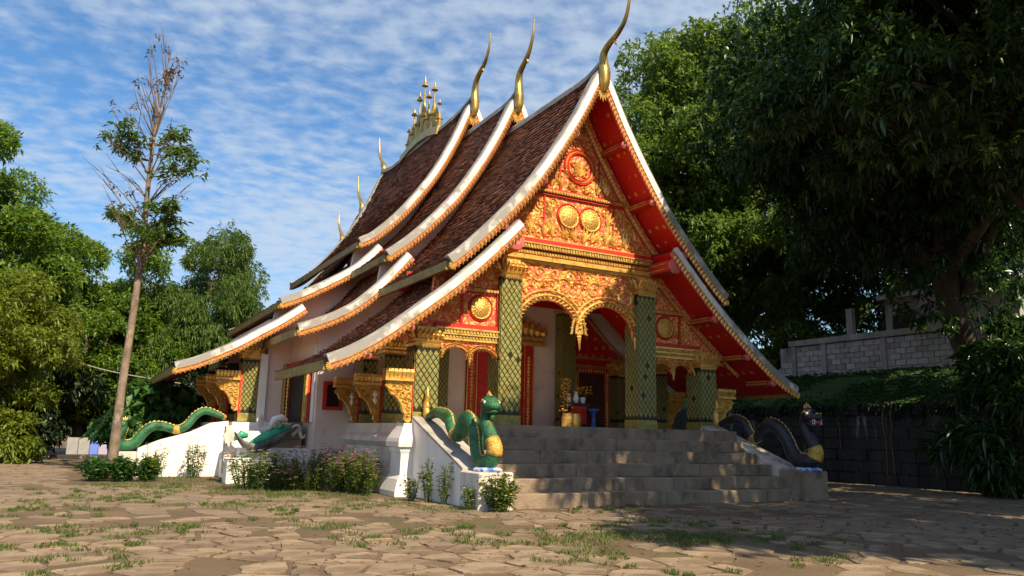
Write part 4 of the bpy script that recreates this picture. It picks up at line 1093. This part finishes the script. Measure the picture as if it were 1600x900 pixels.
# flagstones: Voronoi cells of a jittered grid, shrunk, rounded, a few centimetres thick
rg = random.Random(21)
def vnoise(x, y, s):
    return .5 + .5 * math.sin(x * s * 1.3 + 2.1 * math.sin(y * s * .9 + 1.7)) * math.cos(y * s * 1.1 + 1.6 * math.sin(x * s * .7 + .4))
cx_, cy_ = .52, .40
pts = {}
for i in range(-42, 48):
    for j in range(-36, 54):
        ii = i + .5 * (j % 2)
        pts[(i, j)] = (ii * cx_ * .82 + rg.uniform(-.25, .25), j * cy_ + rg.uniform(-.20, .20))
def blocked(x, y):
    if y > -3.25 and -4.15 < x < 4.3 : return True
    if y > -.55 and x > -5.6 and x < 5.2: return True
    if x > -7.3 and y > 1.0 and x < 6: return True
    if x > -9.9 and y > 3.9 and x < 8: return True
    if x > 10.6 or y > 21: return True
    if x > 6 and y > 2: return True
    return False
def clip(poly, a, b, c):
    out = []
    for k in range(len(poly)):
        p, q = poly[k], poly[(k + 1) % len(poly)]
        dp, dq = a * p[0] + b * p[1] - c, a * q[0] + b * q[1] - c
        if dp <= 0: out.append(p)
        if dp * dq < 0:
            t = dp / (dp - dq); out.append((p[0] + (q[0] - p[0]) * t, p[1] + (q[1] - p[1]) * t))
    return out
stones = []
for (i, j), p in pts.items():
    if blocked(*p): continue
    px = to_px((p[0], p[1], GZ))
    if px is None or not (-120 < px[0] < 1720) or px[1] < 690 or px[1] > 990: continue
    gap = rg.uniform(.010, .034)
    # bare earth where the paving is worn away
    bare = vnoise(p[0] + 3, p[1], .42) * .6 + rg.random() * .5
    if p[1] < -6.5 and p[0] < -8.2: bare += .28
    if bare > .80: continue
    poly = [(p[0] - 1, p[1] - 1), (p[0] + 1, p[1] - 1), (p[0] + 1, p[1] + 1), (p[0] - 1, p[1] + 1)]
    for di in (-2, -1, 0, 1, 2):
        for dj in (-2, -1, 0, 1, 2):
            q = pts.get((i + di, j + dj))
            if q is None or (di == 0 and dj == 0): continue
            a, b = q[0] - p[0], q[1] - p[1]; l = math.hypot(a, b)
            if l < .06: continue
            poly = clip(poly, a / l, b / l, (a * (p[0] + q[0]) / 2 + b * (p[1] + q[1]) / 2) / l - gap)
            if len(poly) < 3: break
        if len(poly) < 3: break
    if len(poly) < 3: continue
    # cut the corners once and wobble
    pl_ = []
    for k in range(len(poly)):
        a, b = poly[k], poly[(k + 1) % len(poly)]
        if math.hypot(a[0] - b[0], a[1] - b[1]) < .05: continue
        for t, jw in ((.13, .010), (.5, .024), (.87, .010)): pl_.append((a[0] + (b[0] - a[0]) * t + rg.uniform(-jw, jw), a[1] + (b[1] - a[1]) * t + rg.uniform(-jw, jw)))
    if len(pl_) < 5: continue
    d = math.hypot(p[0] - cpos.x, p[1] - cpos.y)
    stones.append((d, p, pl_, rg.uniform(.002, .016), (rg.uniform(-.016, .016), rg.uniform(-.016, .016)), rg.random()))
stones.sort(key=lambda s: s[0])
far = MB()
for k, (d, p, pl_, h, tl, rv) in enumerate(stones):
    m = MB() if k < 300 else far
    m.cur = rv
    o = p if k < 300 else (0, 0)
    zz = (lambda x, y: tl[0] * (x - p[0]) + tl[1] * (y - p[1]))
    z0 = 0 if k < 300 else GZ
    r1 = [(x - o[0], y - o[1], z0 - .03) for x, y in pl_]
    r2 = [(x - o[0], y - o[1], z0 + h * .55 + zz(x, y)) for x, y in pl_]
    r3 = [(p[0] + (x - p[0]) * .94 - o[0], p[1] + (y - p[1]) * .94 - o[1], z0 + h + zz(x, y)) for x, y in pl_]
    m.loft([r1, r2, r3], False, True)
    if k < 300:
        s_ = m.build('flagstone', 'flagstone', ground); s_.location = (p[0], p[1], GZ)
far.build('flagstones', 'flagstone_far', ground, kind='stuff', attr=True)

# ------------------------------------------------------------------ leaf helpers (numpy)
def leaf_object(name, mat, parent, P, D, ln, wd, droop, seed, kind=None, fold=.18, loc=(0, 0, 0)):
    """one mesh of two-triangle... folded leaves: P base points, D directions"""
    rs = np.random.default_rng(seed); N = len(P)
    D = D / (np.linalg.norm(D, axis=1, keepdims=True) + 1e-9)
    upv = np.tile(np.array([[0, 0, 1.]]), (N, 1)) + rs.normal(0, .35, (N, 3))
    S = np.cross(D, upv); S /= (np.linalg.norm(S, axis=1, keepdims=True) + 1e-9)
    Nn = np.cross(S, D)
    l = (ln * rs.uniform(.5, 1.3, N))[:, None]; w = (wd * rs.uniform(.6, 1.25, N))[:, None]
    mid = P + D * l * .45
    tip = P + D * l; tip[:, 2] -= (droop * l[:, 0])
    V = np.empty((N, 4, 3)); V[:, 0] = P; V[:, 1] = mid + S * w * .5 + Nn * w * fold; V[:, 2] = tip; V[:, 3] = mid - S * w * .5 + Nn * w * fold
    V = V.reshape(-1, 3) - np.array(loc)
    me = bpy.data.meshes.new(name)
    me.vertices.add(4 * N); me.vertices.foreach_set('co', V.ravel())
    me.loops.add(6 * N); me.polygons.add(2 * N)
    b = (np.arange(N) * 4)[:, None]
    idx = (b + np.array([[0, 1, 2, 0, 2, 3]])).ravel()
    me.loops.foreach_set('vertex_index', idx.astype(np.int32))
    me.polygons.foreach_set('loop_start', (np.arange(2 * N) * 3).astype(np.int32))
    a = me.attributes.new('rnd', 'FLOAT', 'POINT'); a.data.foreach_set('value', np.repeat(np.clip(rs.normal(.45, .28, N), 0, 1), 4).astype(np.float32))
    me.update(calc_edges=True); me.validate()
    return link(name, me, mat, parent, kind)
def rdir(rs, n):
    v = rs.normal(0, 1, (n, 3)); return v / np.linalg.norm(v, axis=1, keepdims=True)
def lumps(rs, c, rad, nl, inner=.5):
    v = rdir(rs, nl); t = rs.uniform(inner, .95, nl)[:, None]
    return np.array(c) + v * t * np.array(rad)
def cluster_leaves(rs, tips, out, k, spread, outw, down, jit):
    P = np.repeat(tips, k, 0) + rs.normal(0, jit, (len(tips) * k, 3))
    D = rdir(rs, len(tips) * k) * spread + np.repeat(out, k, 0) * outw; D[:, 2] -= down
    return P, D
def tree(name, label, base, trunk_top, r0, c, rad, leafm, seed, nl=40, lr=1.3, tips=5000, k=6, ln=.22, wd=.08, droop=.3, bark='bark_dark', inner=.45, spread=1, outw=.5, down=.35, limbs=14, group=None, jit=.05, cat='tree', flat=.8, shell=.5):
    root = empty(name, base); tag(root, label, cat, group); rs = np.random.default_rng(seed); B = Vector(base)
    L = lumps(rs, c, rad, nl, inner)
    m = MB(); bt = Vector(trunk_top)
    bend = Vector((rs.normal(0, .25), rs.normal(0, .25), 0)) * (bt - B).length * .12
    tp = catmull([B - B, (bt - B) * .5 + bend, bt - B], 8)
    m.tube(tp, lerp_list([r0 * 1.25, r0 * .95, r0 * .85, r0 * .7], len(tp)), 10)
    order = rs.permutation(nl)[:limbs]
    for q in order:
        e = Vector(L[q]) - B; s0 = tp[int(len(tp) * rs.uniform(.6, 1)) - 1]
        mid = s0 * .45 + e * .55 + Vector((rs.normal(0, .3), rs.normal(0, .3), .15 * (e - s0).length))
        pth = catmull([s0, mid, e], 6); m.tube(pth, lerp_list([r0 * .5, r0 * .26, r0 * .08], len(pth)), 6)
        for w in range(3):
            st_ = pth[int(rs.uniform(.45, .95) * (len(pth) - 1))]; en = st_ + Vector(rdir(rs, 1)[0]) * lr * .9
            m.tube([st_, (st_ + en) / 2 + Vector((0, 0, .1)), en], [r0 * .12, r0 * .07, r0 * .02], 5)
    m.build('trunk', bark, root, smooth=True)
    q = rs.integers(0, nl, tips); v = rdir(rs, tips); v[:, 2] = np.abs(v[:, 2]) * rs.choice([1, 1, -.6], tips)
    sz = rs.uniform(.65, 1.25, nl)[q] * lr
    t = rs.uniform(shell, 1.05, tips) ** .7
    T = L[q] + v * (sz * t)[:, None] * np.array([1, 1, flat])
    T = T[T[:, 2] > base[2] + .1]; v = v[:len(T)]
    o = T - np.array(c); o /= np.linalg.norm(o, axis=1, keepdims=True) + 1e-6
    P, D = cluster_leaves(rs, T, o * .5 + v * .5, k, spread, outw, down, jit)
    leaf_object('crown', leafm, root, P, D, ln, wd, droop, seed + 1, loc=base)
    return root
# ------------------------------------------------------------------ trees
tree('mango_tree', 'huge dark mango tree filling the right side above the block wall', (13.2, -1.6, 2.6), (11.2, -1.6, 6.2), .42, (10.9, -1.4, 10.2), (5.8, 5.6, 5.6), 'leaf_mango', 31, nl=100, lr=1.5, tips=13000, k=8, ln=.29, wd=.10, droop=.25, down=.3, outw=.6, limbs=26, inner=.5, jit=.03)
tree('mango_tree', 'nearer mango tree whose dark boughs hang in from the right edge', (12.6, -6.5, 2.6), (10.2, -6.0, 6.4), .36, (5.8, -5.6, 9.9), (4.6, 4.2, 3.9), 'leaf_mango', 32, nl=80, lr=1.15, tips=9500, k=8, ln=.24, wd=.085, droop=.25, down=.3, outw=.6, limbs=26, jit=.03)
tree('shade_tree', 'spreading tree behind the viewer that shades the paving on the right', (3.6, -16.5, GZ), (3.0, -16.3, 4.4), .35, (1.7, -15.8, 8.0), (4.2, 3.8, 2.6), 'leaf_mango', 33, nl=44, lr=1.4, tips=3600, k=8, ln=.38, wd=.12, droop=.35, limbs=14)
tree('shade_tree', 'broad tree off to the right that shades the paving before the retaining wall', (9.2, -13.6, GZ), (8.6, -13.3, 5.0), .3, (7.2, -12.6, 8.6), (4.4, 2.8, 2.0), 'leaf_mango', 46, nl=26, lr=1.1, tips=1500, k=8, ln=.34, wd=.13, droop=.3, limbs=12)
tree('shade_tree', 'taller tree off to the right that dapples the front stairs', (4.6, -12.6, GZ), (3.8, -12.4, 6.0), .3, (1.2, -11.6, 10.2), (3.3, 2.6, 1.8), 'leaf_mango', 44, nl=28, lr=1.15, tips=1450, k=8, ln=.36, wd=.13, droop=.3, limbs=12)
tree('broadleaf_tree', 'tall sunlit green tree rising behind the right roof slope', (12.5, 13.5, 1.5), (12.2, 13.2, 7.5), .34, (13.6, 11.8, 12.6), (4.8, 4.6, 7.6), 'leaf_back', 34, nl=125, lr=1.35, tips=18000, k=7, ln=.24, wd=.11, droop=.2, limbs=26, inner=.4, bark='bark')
tree('broadleaf_tree', 'second green tree behind the roof, deeper and lower than the sunlit one', (17.5, 12, 3.0), (17.2, 12, 7.5), .3, (16.8, 9.6, 13.6), (5.8, 5.2, 9.4), 'leaf_back', 35, nl=90, lr=1.6, tips=11000, k=7, ln=.26, wd=.12, droop=.2, limbs=16)
tree('broadleaf_tree', 'leafy green tree between the roof corner and the block wall', (17.2, 9.6, 3.4), (17.2, 9.6, 5), .18, (17.0, 9.4, 6.2), (3.0, 3.0, 3.4), 'leaf_back', 45, nl=40, lr=1.0, tips=4200, k=7, ln=.24, wd=.10, droop=.25, limbs=10)
tree('broadleaf_tree', 'dark green tree behind the grey block wall', (20.5, 5, 3.4), (20, 5, 7), .3, (19.5, 4, 9.5), (5.5, 6, 6), 'leaf_mango', 36, nl=60, lr=1.7, tips=6000, k=7, ln=.34, wd=.12, droop=.3, limbs=14)
tree('broadleaf_tree', 'big bright leafy tree at the left edge of the courtyard', (-14.0, 17.5, GZ), (-13.8, 17.5, 5), .3, (-13.6, 17.8, 6.1), (3.4, 3.6, 5.4), 'leaf_left', 37, nl=80, lr=1.1, tips=12000, k=7, ln=.22, wd=.095, droop=.15, limbs=18, down=.12)
tree('broadleaf_tree', 'yellowish green low tree in front of the left tree line', (-13.2, 14.8, GZ), (-13.0, 14.8, 2.0), .16, (-12.9, 14.8, 3.4), (2.6, 2.2, 3.0), 'leaf_yellow', 38, nl=50, lr=.8, tips=6500, k=7, ln=.19, wd=.075, droop=.2, limbs=12, down=.2)
tree('broadleaf_tree', 'dense dark green tree behind the slender tree', (-9.6, 22.5, GZ), (-9.6, 22.5, 4), .25, (-9.6, 22.6, 4.6), (3.6, 2.6, 4.8), 'leaf_left', 39, nl=70, lr=1.1, tips=9500, k=7, ln=.22, wd=.095, droop=.15, limbs=14, down=.12)
tree('bamboo_clump', 'tall feathery bamboo clump left of the roofs', (-5.6, 24.0, GZ), (-5.6, 24.0, 5), .12, (-5.0, 24.0, 6.0), (3.0, 2.4, 4.5), 'leaf_bamboo', 40, nl=60, lr=.95, tips=8000, k=8, ln=.22, wd=.04, droop=.5, limbs=24, down=.8, flat=1.4, cat='bamboo')
tree('bamboo_clump', 'lower bamboo thicket beside the tall bamboo clump', (-8.2, 25.5, GZ), (-8.2, 25.5, 3), .10, (-8.0, 25.5, 3.8), (2.6, 2.2, 4.0), 'leaf_bamboo', 41, nl=46, lr=.95, tips=5000, k=8, ln=.22, wd=.04, droop=.5, limbs=14, down=.8, flat=1.3, cat='bamboo')
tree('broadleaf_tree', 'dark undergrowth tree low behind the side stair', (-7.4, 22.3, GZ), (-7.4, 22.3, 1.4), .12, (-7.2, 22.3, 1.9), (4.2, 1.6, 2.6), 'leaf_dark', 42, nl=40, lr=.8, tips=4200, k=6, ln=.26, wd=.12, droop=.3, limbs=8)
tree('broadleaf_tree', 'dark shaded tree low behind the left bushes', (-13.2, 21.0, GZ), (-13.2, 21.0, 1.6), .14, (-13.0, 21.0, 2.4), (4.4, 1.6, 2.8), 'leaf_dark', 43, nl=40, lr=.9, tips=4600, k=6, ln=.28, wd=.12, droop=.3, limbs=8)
def bush(name, label, c, rad, leafm, seed, tips=900, ln=.2, wd=.09, k=6, lr=.4, nl=16, group=None, down=.2):
    return tree(name, label, (c[0], c[1], c[2]), (c[0], c[1], c[2] + rad[2] * .5), .04, (c[0], c[1], c[2] + rad[2] * .75), rad, leafm, seed, nl=nl, lr=lr, tips=tips, k=k, ln=ln, wd=wd, limbs=8, group=group, cat='bush', down=down, bark='twig')
bush('bush', 'low bright green bush at the far left edge of the paving', (-11.6, 14.2, GZ), (1.2, .8, .9), 'leaf_yellow', 51, 1500)
bush('bush', 'broad leaved shrub beside the green naga of the side stair', (-7.6, 12.6, GZ), (1.5, .8, 1.5), 'leaf_broad', 52, 420, ln=.36, wd=.30, k=4, lr=.6)
bush('bush', 'dark leafy bush at the right edge before the retaining wall', (9.4, -3.9, GZ), (1.0, 1.4, 2.2), 'leaf_mango', 53, 1900, ln=.34, wd=.08, lr=.6, nl=24)
bush('bush', 'shaded shrub on the grass bank under the mango tree', (12.4, -3.6, 2.4), (1.5, 1.8, 1.2), 'leaf_mango', 54, 1300, ln=.34, wd=.09, lr=.6)

# slender tree with leafy tiers and bare twigs
root = empty('slender_tree', (-8.98, 6.04, GZ)); tag(root, 'slender half bare tree with pale trunk standing left of the temple', 'tree')
rs = np.random.default_rng(77); m = MB()
tk = catmull([(0, 0, 0), (.02, 0, 2.0), (.09, .05, 4.0), (.12, .1, 5.8), (.10, .1, 7.0), (.10, .1, 8.2), (.18, .1, 9.4), (.28, .1, 10.3)], 6)
m.tube(tk, lerp_list([.125, .095, .082, .072, .058, .042, .024, .01], len(tk)), 10)
m.build('trunk', 'bark', root, smooth=True)
tw = MB(); tips_ = []; dry = []; trs = []
def branch(p, az, ln_, rise_, r_, leafy):
    e = p + Vector((math.cos(az) * ln_, math.sin(az) * ln_, rise_)); mid = (p + e) / 2 + Vector((0, 0, -.12 * ln_ if rise_ < .6 else .05))
    pth = catmull([p, mid, e], 5); tw.tube(pth, lerp_list([r_, r_ * .6, .006], len(pth)), 5)
    for q in range(3):
        s0 = pth[int(rs.uniform(.4, 1) * (len(pth) - 1))]; a = az + rs.normal(0, .7); l2 = ln_ * rs.uniform(.3, .6)
        e2 = s0 + Vector((math.cos(a) * l2, math.sin(a) * l2, rs.uniform(-.05, .3) + (rise_ * .3)))
        tw.tube([s0, (s0 + e2) / 2, e2], [r_ * .4, r_ * .3, .004], 4)
        if leafy: tips_.append((s0 + e2) / 2); tips_.append(e2)
        elif rs.random() < .2: dry.append(e2)
    if leafy: tips_.extend([pth[-1], pth[-4], pth[-7]])
for z in np.arange(4.4, 10.2, .2):
    p = tk[min(len(tk) - 1, int(np.searchsorted([t.z for t in tk], z)))]
    for q in range(2):
        az = rs.uniform(0, 6.28)
        leafy = 5.3 < z < 8.2 and rs.random() < .62
        w = .95 * math.exp(-((z - 6.8) / 1.9) ** 2) + .2
        branch(p, az, w * rs.uniform(.55, 1.0), rs.uniform(.1, .45) if leafy else rs.uniform(.5, 1.1), .022, leafy)
for z, az in ((5.0, 2.9), (5.6, 3.4), (6.2, 2.7), (5.2, .2), (5.9, .4), (6.6, 6.1), (7.2, 3.2), (4.8, 3.3), (8.2, .3), (8.7, .1), (8.9, 3.0), (9.2, 2.6)):
    p = tk[int(np.searchsorted([t.z for t in tk], z))]; branch(p, az, rs.uniform(.7, 1.2) if z < 8 else .35, rs.uniform(1.0, 1.7), .022, False)
tw.build('branches', 'twig', root)
T = np.array([tuple(t) for t in tips_]); T = np.repeat(T, 3, 0) + rs.normal(0, .14, (len(T) * 3, 3)) * np.array([1, 1, .3])
v = rdir(rs, len(T)); v[:, 2] *= .2
P, D = cluster_leaves(rs, T, v, 9, 1, .4, .1, .05); D[:, 2] *= .4
leaf_object('crown', 'leaf_slim', root, P, D, .17, .065, .3, 78)
T = np.array([tuple(t) for t in dry] + [tuple(tk[-1]), tuple(tk[-3])]); T = np.repeat(T, 2, 0) + rs.normal(0, .10, (len(T) * 2, 3))
P, D = cluster_leaves(rs, T, rdir(rs, len(T)), 7, 1, .3, .3, .04); leaf_object('dry_leaves', 'leaf_dry', root, P, D, .11, .05, .3, 79)

# ------------------------------------------------------------------ flowering plants round the base
def plant(name, label, loc, h, w, ns, leafm, petal, nf, seed, ln=.09, wd=.035, fs=.02, group='flowering plants round the temple base', kk=26, lean=.35):
    root = empty(name, (loc[0], loc[1], GZ)); tag(root, label, 'plant', group); rs = np.random.default_rng(seed)
    st = MB(); P = []; D = []; heads = []
    for s in range(ns):
        a = rs.uniform(0, 6.28); e = rs.uniform(0, w) ; b = Vector((math.cos(a) * e * .6, math.sin(a) * e * .6, 0)); hh = h * rs.uniform(.55, 1.05)
        tp = b + Vector((math.cos(a) * e * lean * 1.6 + rs.normal(0, .03), math.sin(a) * e * lean * 1.6 + rs.normal(0, .03), hh))
        pth = catmull([b, (b + tp) / 2 + Vector((rs.normal(0, .03), rs.normal(0, .03), 0)), tp], 5); st.tube(pth, lerp_list([.008, .006, .003], len(pth)), 4)
        for q in range(kk):
            t = rs.uniform(.12, 1) ** .8; p = pth[int(t * (len(pth) - 1))]; d = rdir(rs, 1)[0]; d[2] = abs(d[2]) * .6
            P.append(np.array(p) + rs.normal(0, .02, 3)); D.append(d)
        heads.append(tp)
    st.build('stems', 'leaf_shrub', root)
    leaf_object('leaves', leafm, root, np.array(P), np.array(D), ln, wd, .25, seed)
    if nf:
        f = MB()
        for q in range(nf):
            hd = heads[int(rs.integers(0, len(heads)))]; p = hd + Vector((rs.normal(0, .05), rs.normal(0, .05), -abs(rs.normal(0, .12)) + .03))
            for z in range(5):
                a = z * 1.2566 + rs.uniform(0, .4); c, s_ = math.cos(a), math.sin(a)
                f.add([tuple(p), tuple(p + Vector((c * fs - s_ * fs * .4, s_ * fs + c * fs * .4, fs * .5))), tuple(p + Vector((c * fs * 1.6, s_ * fs * 1.6, fs * .3))), tuple(p + Vector((c * fs + s_ * fs * .4, s_ * fs - c * fs * .4, fs * .5)))], [(0, 1, 2, 3)])
        f.build('blossoms', petal, root)
    return root
bed = [(-6.62, 2.15, 'white flowering bush under the grey makara, leftmost of the bed', 'petal_white', .75), (-6.20, 2.05, 'white flowering bush second from the left in the bed', 'petal_white', .8),
       (-5.78, 1.85, 'low pink flowering plant between white and purple bushes of the bed', 'petal_pink', .62), (-5.40, 1.70, 'purple flowering bush near the middle of the bed', 'petal_pink', .85),
       (-5.02, 1.42, 'tall purple flowering bush with dense leaves in the bed', 'petal_pink', .9), (-4.72, 1.15, 'leafy pink flowering bush third from the white pedestal', 'petal_pink', .75),
       (-4.72, .62, 'pink flowering bush second from the white pedestal', 'petal_pink', .85), (-4.80, .05, 'thin leaning plant beside the white pedestal', 'petal_pink', .7)]
for k, (x, y, lb, pt, h) in enumerate(bed):
    plant('flowering_plant', lb, (x, y), h, .40 if k < 7 else .12, 40 if k < 7 else 6, 'leaf_shrub', pt, 75 if k < 7 else 4, 100 + k, fs=.03, lean=.5)
for k, (x, y, lb, pt, h, w, ns) in enumerate([
        (-4.35, -1.15, 'short weedy plant left of the white balustrade wall', 'petal_pink', .5, .14, 8), (-4.22, -1.62, 'tall upright weed against the white balustrade wall', 'petal_white', .85, .12, 9),
        (-4.12, -2.05, 'upright weed with pink tips near the balustrade end', 'petal_pink', .72, .10, 7), (-4.15, -3.02, 'small green weed at the left corner of the newel block', 'petal_white', .45, .10, 6)]):
    plant('weed', lb, (x, y), h, w, ns, 'leaf_shrub', pt, 6, 130 + k, ln=.08, wd=.04, group='weeds by the front stairs')
plant('flowering_plant', 'bushy plant with white and yellow flowers in front of the newel block', (-3.78, -3.38), .62, .26, 30, 'leaf_shrub', 'petal_white', 40, 140, ln=.10, wd=.045, fs=.022)
plant('flowering_plant', 'yellow flowers in the bushy plant before the newel block', (-3.70, -3.36), .58, .16, 6, 'leaf_shrub', 'petal_yellow', 14, 141, ln=.10, wd=.045, fs=.022)
for k, (x, y, lb, pt, h, w, ns, lm) in enumerate([
        (-8.05, 6.25, 'thin white flowering shrub before the left end of the side stair', 'petal_white', .85, .3, 16, 'leaf_shrub'), (-7.15, 6.2, 'thin white flowering shrub in the middle of the white side stair', 'petal_white', .85, .32, 18, 'leaf_shrub'),
        (-9.30, 5.3, 'dense green ferny plant left of the slender trunk', 'petal_yellow', .5, .34, 46, 'leaf_fern'), (-8.78, 5.15, 'dense green ferny plant right at the foot of the slender trunk', 'petal_yellow', .52, .34, 46, 'leaf_fern'),
        (-8.30, 5.0, 'yellow flowering plant right of the slender trunk', 'petal_yellow', .55, .26, 30, 'leaf_fern')]):
    plant('flowering_plant', lb, (x, y), h, w, ns, lm, pt, (24, 26, 2, 2, 34)[k], 150 + k, fs=.02 if k < 4 else .03, ln=.09 if k < 2 else .14, wd=.03 if k < 2 else .05)

# ------------------------------------------------------------------ grass tufts in the joints and along the beds
rs = np.random.default_rng(5); P = []
def patch(x, y, r, n):
    a = rs.uniform(0, 6.28, n); e = r * np.sqrt(rs.uniform(0, 1, n)); P.append(np.stack([x + e * np.cos(a), y + e * np.sin(a), np.full(n, GZ)], 1))
for k in range(150):
    x, y = rs.uniform(-10.5, -1.5), rs.uniform(-9, 4)
    if blocked(x, y): continue
    if vnoise(x, y + 5, .5) < .5: continue
    for q in range(4): patch(x + rs.normal(0, .35), y + rs.normal(0, .16), rs.uniform(.05, .16), int(rs.uniform(20, 70)))
for x, y, r, n in ((-3.9, -6.4, .5, 500), (-3.4, -6.7, .6, 650), (-4.6, -6.9, .4, 350), (-2.9, -6.9, .5, 500), (-4.9, -7.6, .35, 300), (-5.6, -6.6, .3, 220), (-5.2, -1.6, .8, 500), (-5.6, .2, .9, 650), (-6.6, 1.3, .9, 600), (-7.6, 2.5, 1.0, 600), (-8.4, 3.6, 1.0, 700), (-7.6, 5.4, 1.0, 800), (-5.6, 3.3, 1.4, 900), (-6.2, 4.8, .9, 600), (-4.5, -2.8, .5, 350), (-7.4, -1.5, .5, 300), (-6.9, -4.5, .4, 260), (-8.6, 1.0, .5, 300), (-2.2, -5.2, .4, 200)):
    patch(x, y, r, n)
P = np.concatenate(P); D = rdir(rs, len(P)) * .55; D[:, 2] = 1
leaf_object('grass_tufts', 'grass', None, P, D, .06, .012, .1, 6, kind='stuff')
bpy.data.objects['grass_tufts']['label'] = 'short grass growing between the paving stones'
# leaf litter
P = np.stack([rs.uniform(-10, 5, 900), rs.uniform(-9.5, -3.3, 900), np.full(900, GZ + .035)], 1); D = rdir(rs, 900); D[:, 2] *= .15
leaf_object('leaf_litter', 'leaf_dry', None, P, D, .07, .035, .0, 8, kind='stuff')

# ------------------------------------------------------------------ right side: retaining wall, bank, block wall
m = MB(); m.box(10.95, 11.3, -16, 16, GZ, 2.26); rw = m.build('retaining_wall', 'dark_wall', None); tag(rw, 'dark damp stained retaining wall on the right under the grass bank', 'wall')
rg = random.Random(14); m = MB()
for r_ in range(7):
    y = -14 + rg.uniform(0, .4); z = GZ + r_ * .335
    while y < 8:
        w = rg.uniform(.35, .8); m.box(10.92 - rg.uniform(0, .07), 10.97, y + .012, y + w - .012, z + .012, min(2.24, z + .325), .012, rg); y += w
m.build('wall_stones', 'dark_wall', rw, kind='stuff')
m = MB()
for k in range(9):
    y = rg.uniform(-5, 4); x = 10.86; pth = [(x + .1, y, 2.3)] + [(x + rg.uniform(-.03, .03), y + rg.uniform(-.03, .03), 2.25 - .34 * q) for q in range(1, rg.randint(3, 7))]
    m.tube(catmull(pth, 3), rg.uniform(.008, .022), 5)
m.build('hanging_roots', 'twig', rw)
P = np.stack([np.full(2600, 10.93), rs.uniform(-9, 6, 2600), 2.28 - np.abs(rs.normal(0, .22, 2600))], 1); D = rdir(rs, 2600) * .6; D[:, 0] -= .6; D[:, 2] -= .5
leaf_object('wall_moss', 'leaf_dark', rw, P, D, .16, .07, .4, 19, kind='stuff')
m = MB(); rings = []
for i, x in enumerate(np.linspace(11.28, 40, 26)):
    t = min(1, (x - 11.28) / 3.3); rings.append([(float(x), float(y), 2.2 + 1.42 * t + (.10 * math.sin(y * .9 + x * 1.3) + .06 * math.sin(y * 2.3 - x)) * (1 if 0 < i else .3) + (.02 * max(0, x - 15))) for y in np.linspace(-30, 40, 60)])
m.loft(rings, False, False, closed=False); m.build('grass_bank', 'bank', None, smooth=True, kind='structure')
N = 9000; P = np.stack([11.3 + 3.4 * rs.uniform(0, 1, N), rs.uniform(-7, 9, N), np.zeros(N)], 1); P[:, 2] = 2.16 + 1.42 * (P[:, 0] - 11.28) / 3.3; D = rdir(rs, N) * .7; D[:, 2] = .8; D[:, 0] -= .5
leaf_object('bank_grass', 'leaf_fern', None, P, D, .22, .03, .5, 9, kind='stuff')
bw = empty('block_wall', (14.6, 3, 3.6)); tag(bw, 'unfinished grey concrete block wall on top of the grass bank', 'wall')
def putb(o): o.location = (-14.6, -3, -3.6); return o
m = MB(); m.box(14.62, 14.76, -1.2, 7.3, 3.4, 4.72); putb(m.build('mortar_core', 'concrete', bw))
rg = random.Random(4)
for r_ in range(6):
    y = -1.2 + (.2 if r_ % 2 else 0); z = 3.52 + r_ * .2
    while y < 7.2:
        w = .40
        if not (r_ >= 3 and y > 6.3):
            mm = MB(); mm.bbox(14.50 + rg.uniform(-.012, .012), 14.63, y + .008, min(7.35, y + w - .008), z + .006, z + .192, .012); putb(mm.build('concrete_block', 'block', bw))
        y += w
for y in (-.9, 2.6, 5.1, 6.5):
    m = MB(); m.box(14.44, 14.64, y - .1, y + .1, 3.4, 4.74); putb(m.build('pier', 'concrete', bw))
m = MB(); m.box(14.40, 14.80, -1.3, 6.7, 4.74, 4.95); putb(m.build('ring_beam', 'concrete', bw))
hs_ = empty('grey_house', (15.5, .9, 3.6)); tag(hs_, 'grey concrete house half hidden behind the block wall and mango leaves', 'building')
m = MB(); m.box(-.1, 4, -2.4, 2.2, -.1, 2.6); m.build('wall', 'concrete', hs_)
m = MB(); m.box(-.3, 4.2, -2.6, 2.4, 2.6, 2.78); m.build('roof_slab', 'concrete', hs_)
m = MB(); m.box(-.12, -.09, 1.0, 1.9, .9, 2.0); w_ = m.build('window', 'dark', hs_)
m = MB(); m.box(-.16, -.10, .9, 1.0, .8, 2.1); m.box(-.16, -.10, 1.9, 2.0, .8, 2.1); m.build('frame', 'concrete', w_)
m = MB(); m.box(14.66, 14.86, 3.95, 4.2, 4.951, 5.95); o = m.build('concrete_post', 'concrete', None); tag(o, 'bare concrete post standing on the block wall', 'post')

# ------------------------------------------------------------------ left: stacked sheets, cable
k0 = (-10.0, 19.6)
for i, (mt, lb) in enumerate((('sheet_grey', 'leftmost pale grey sheet leaning by the far left trees'), ('sheet_grey', 'second grey sheet leaning by the far left trees'), ('sheet_blue', 'bright blue sheet leaning by the far left trees'), ('sheet_lilac', 'lilac sheet leaning right of the blue one'))):
    w = (.36, .36, .28, .30)[i]; x = (-10.32, -9.95, -9.58, -9.29)[i]
    m = MB(); m.bbox(0, w, 0, .04, 0, .62, .008); o = m.build('leaning_sheet', mt, None); o.location = (x + .3, 18.0 + .03 * i, GZ + .16); o.rotation_euler = (R(-14), 0, 0); tag(o, lb, 'sheet', 'sheets leaning by the trees')
m = MB(); m.bbox(-10.5, -7.9, 17.7, 18.4, GZ, GZ + .15, .02); o = m.build('kerb', 'dark_wall', None); tag(o, 'low dark kerb under the leaning sheets', 'kerb')
m = MB(); m.tube(catmull([(-12.5, 16.5, 4.2), (-9.5, 16.0, 3.1), (-6.6, 15.0, 2.6)], 10), .018, 5); o = m.build('cable', 'cable', None); tag(o, 'thin pale cable sagging across the left trees', 'cable')
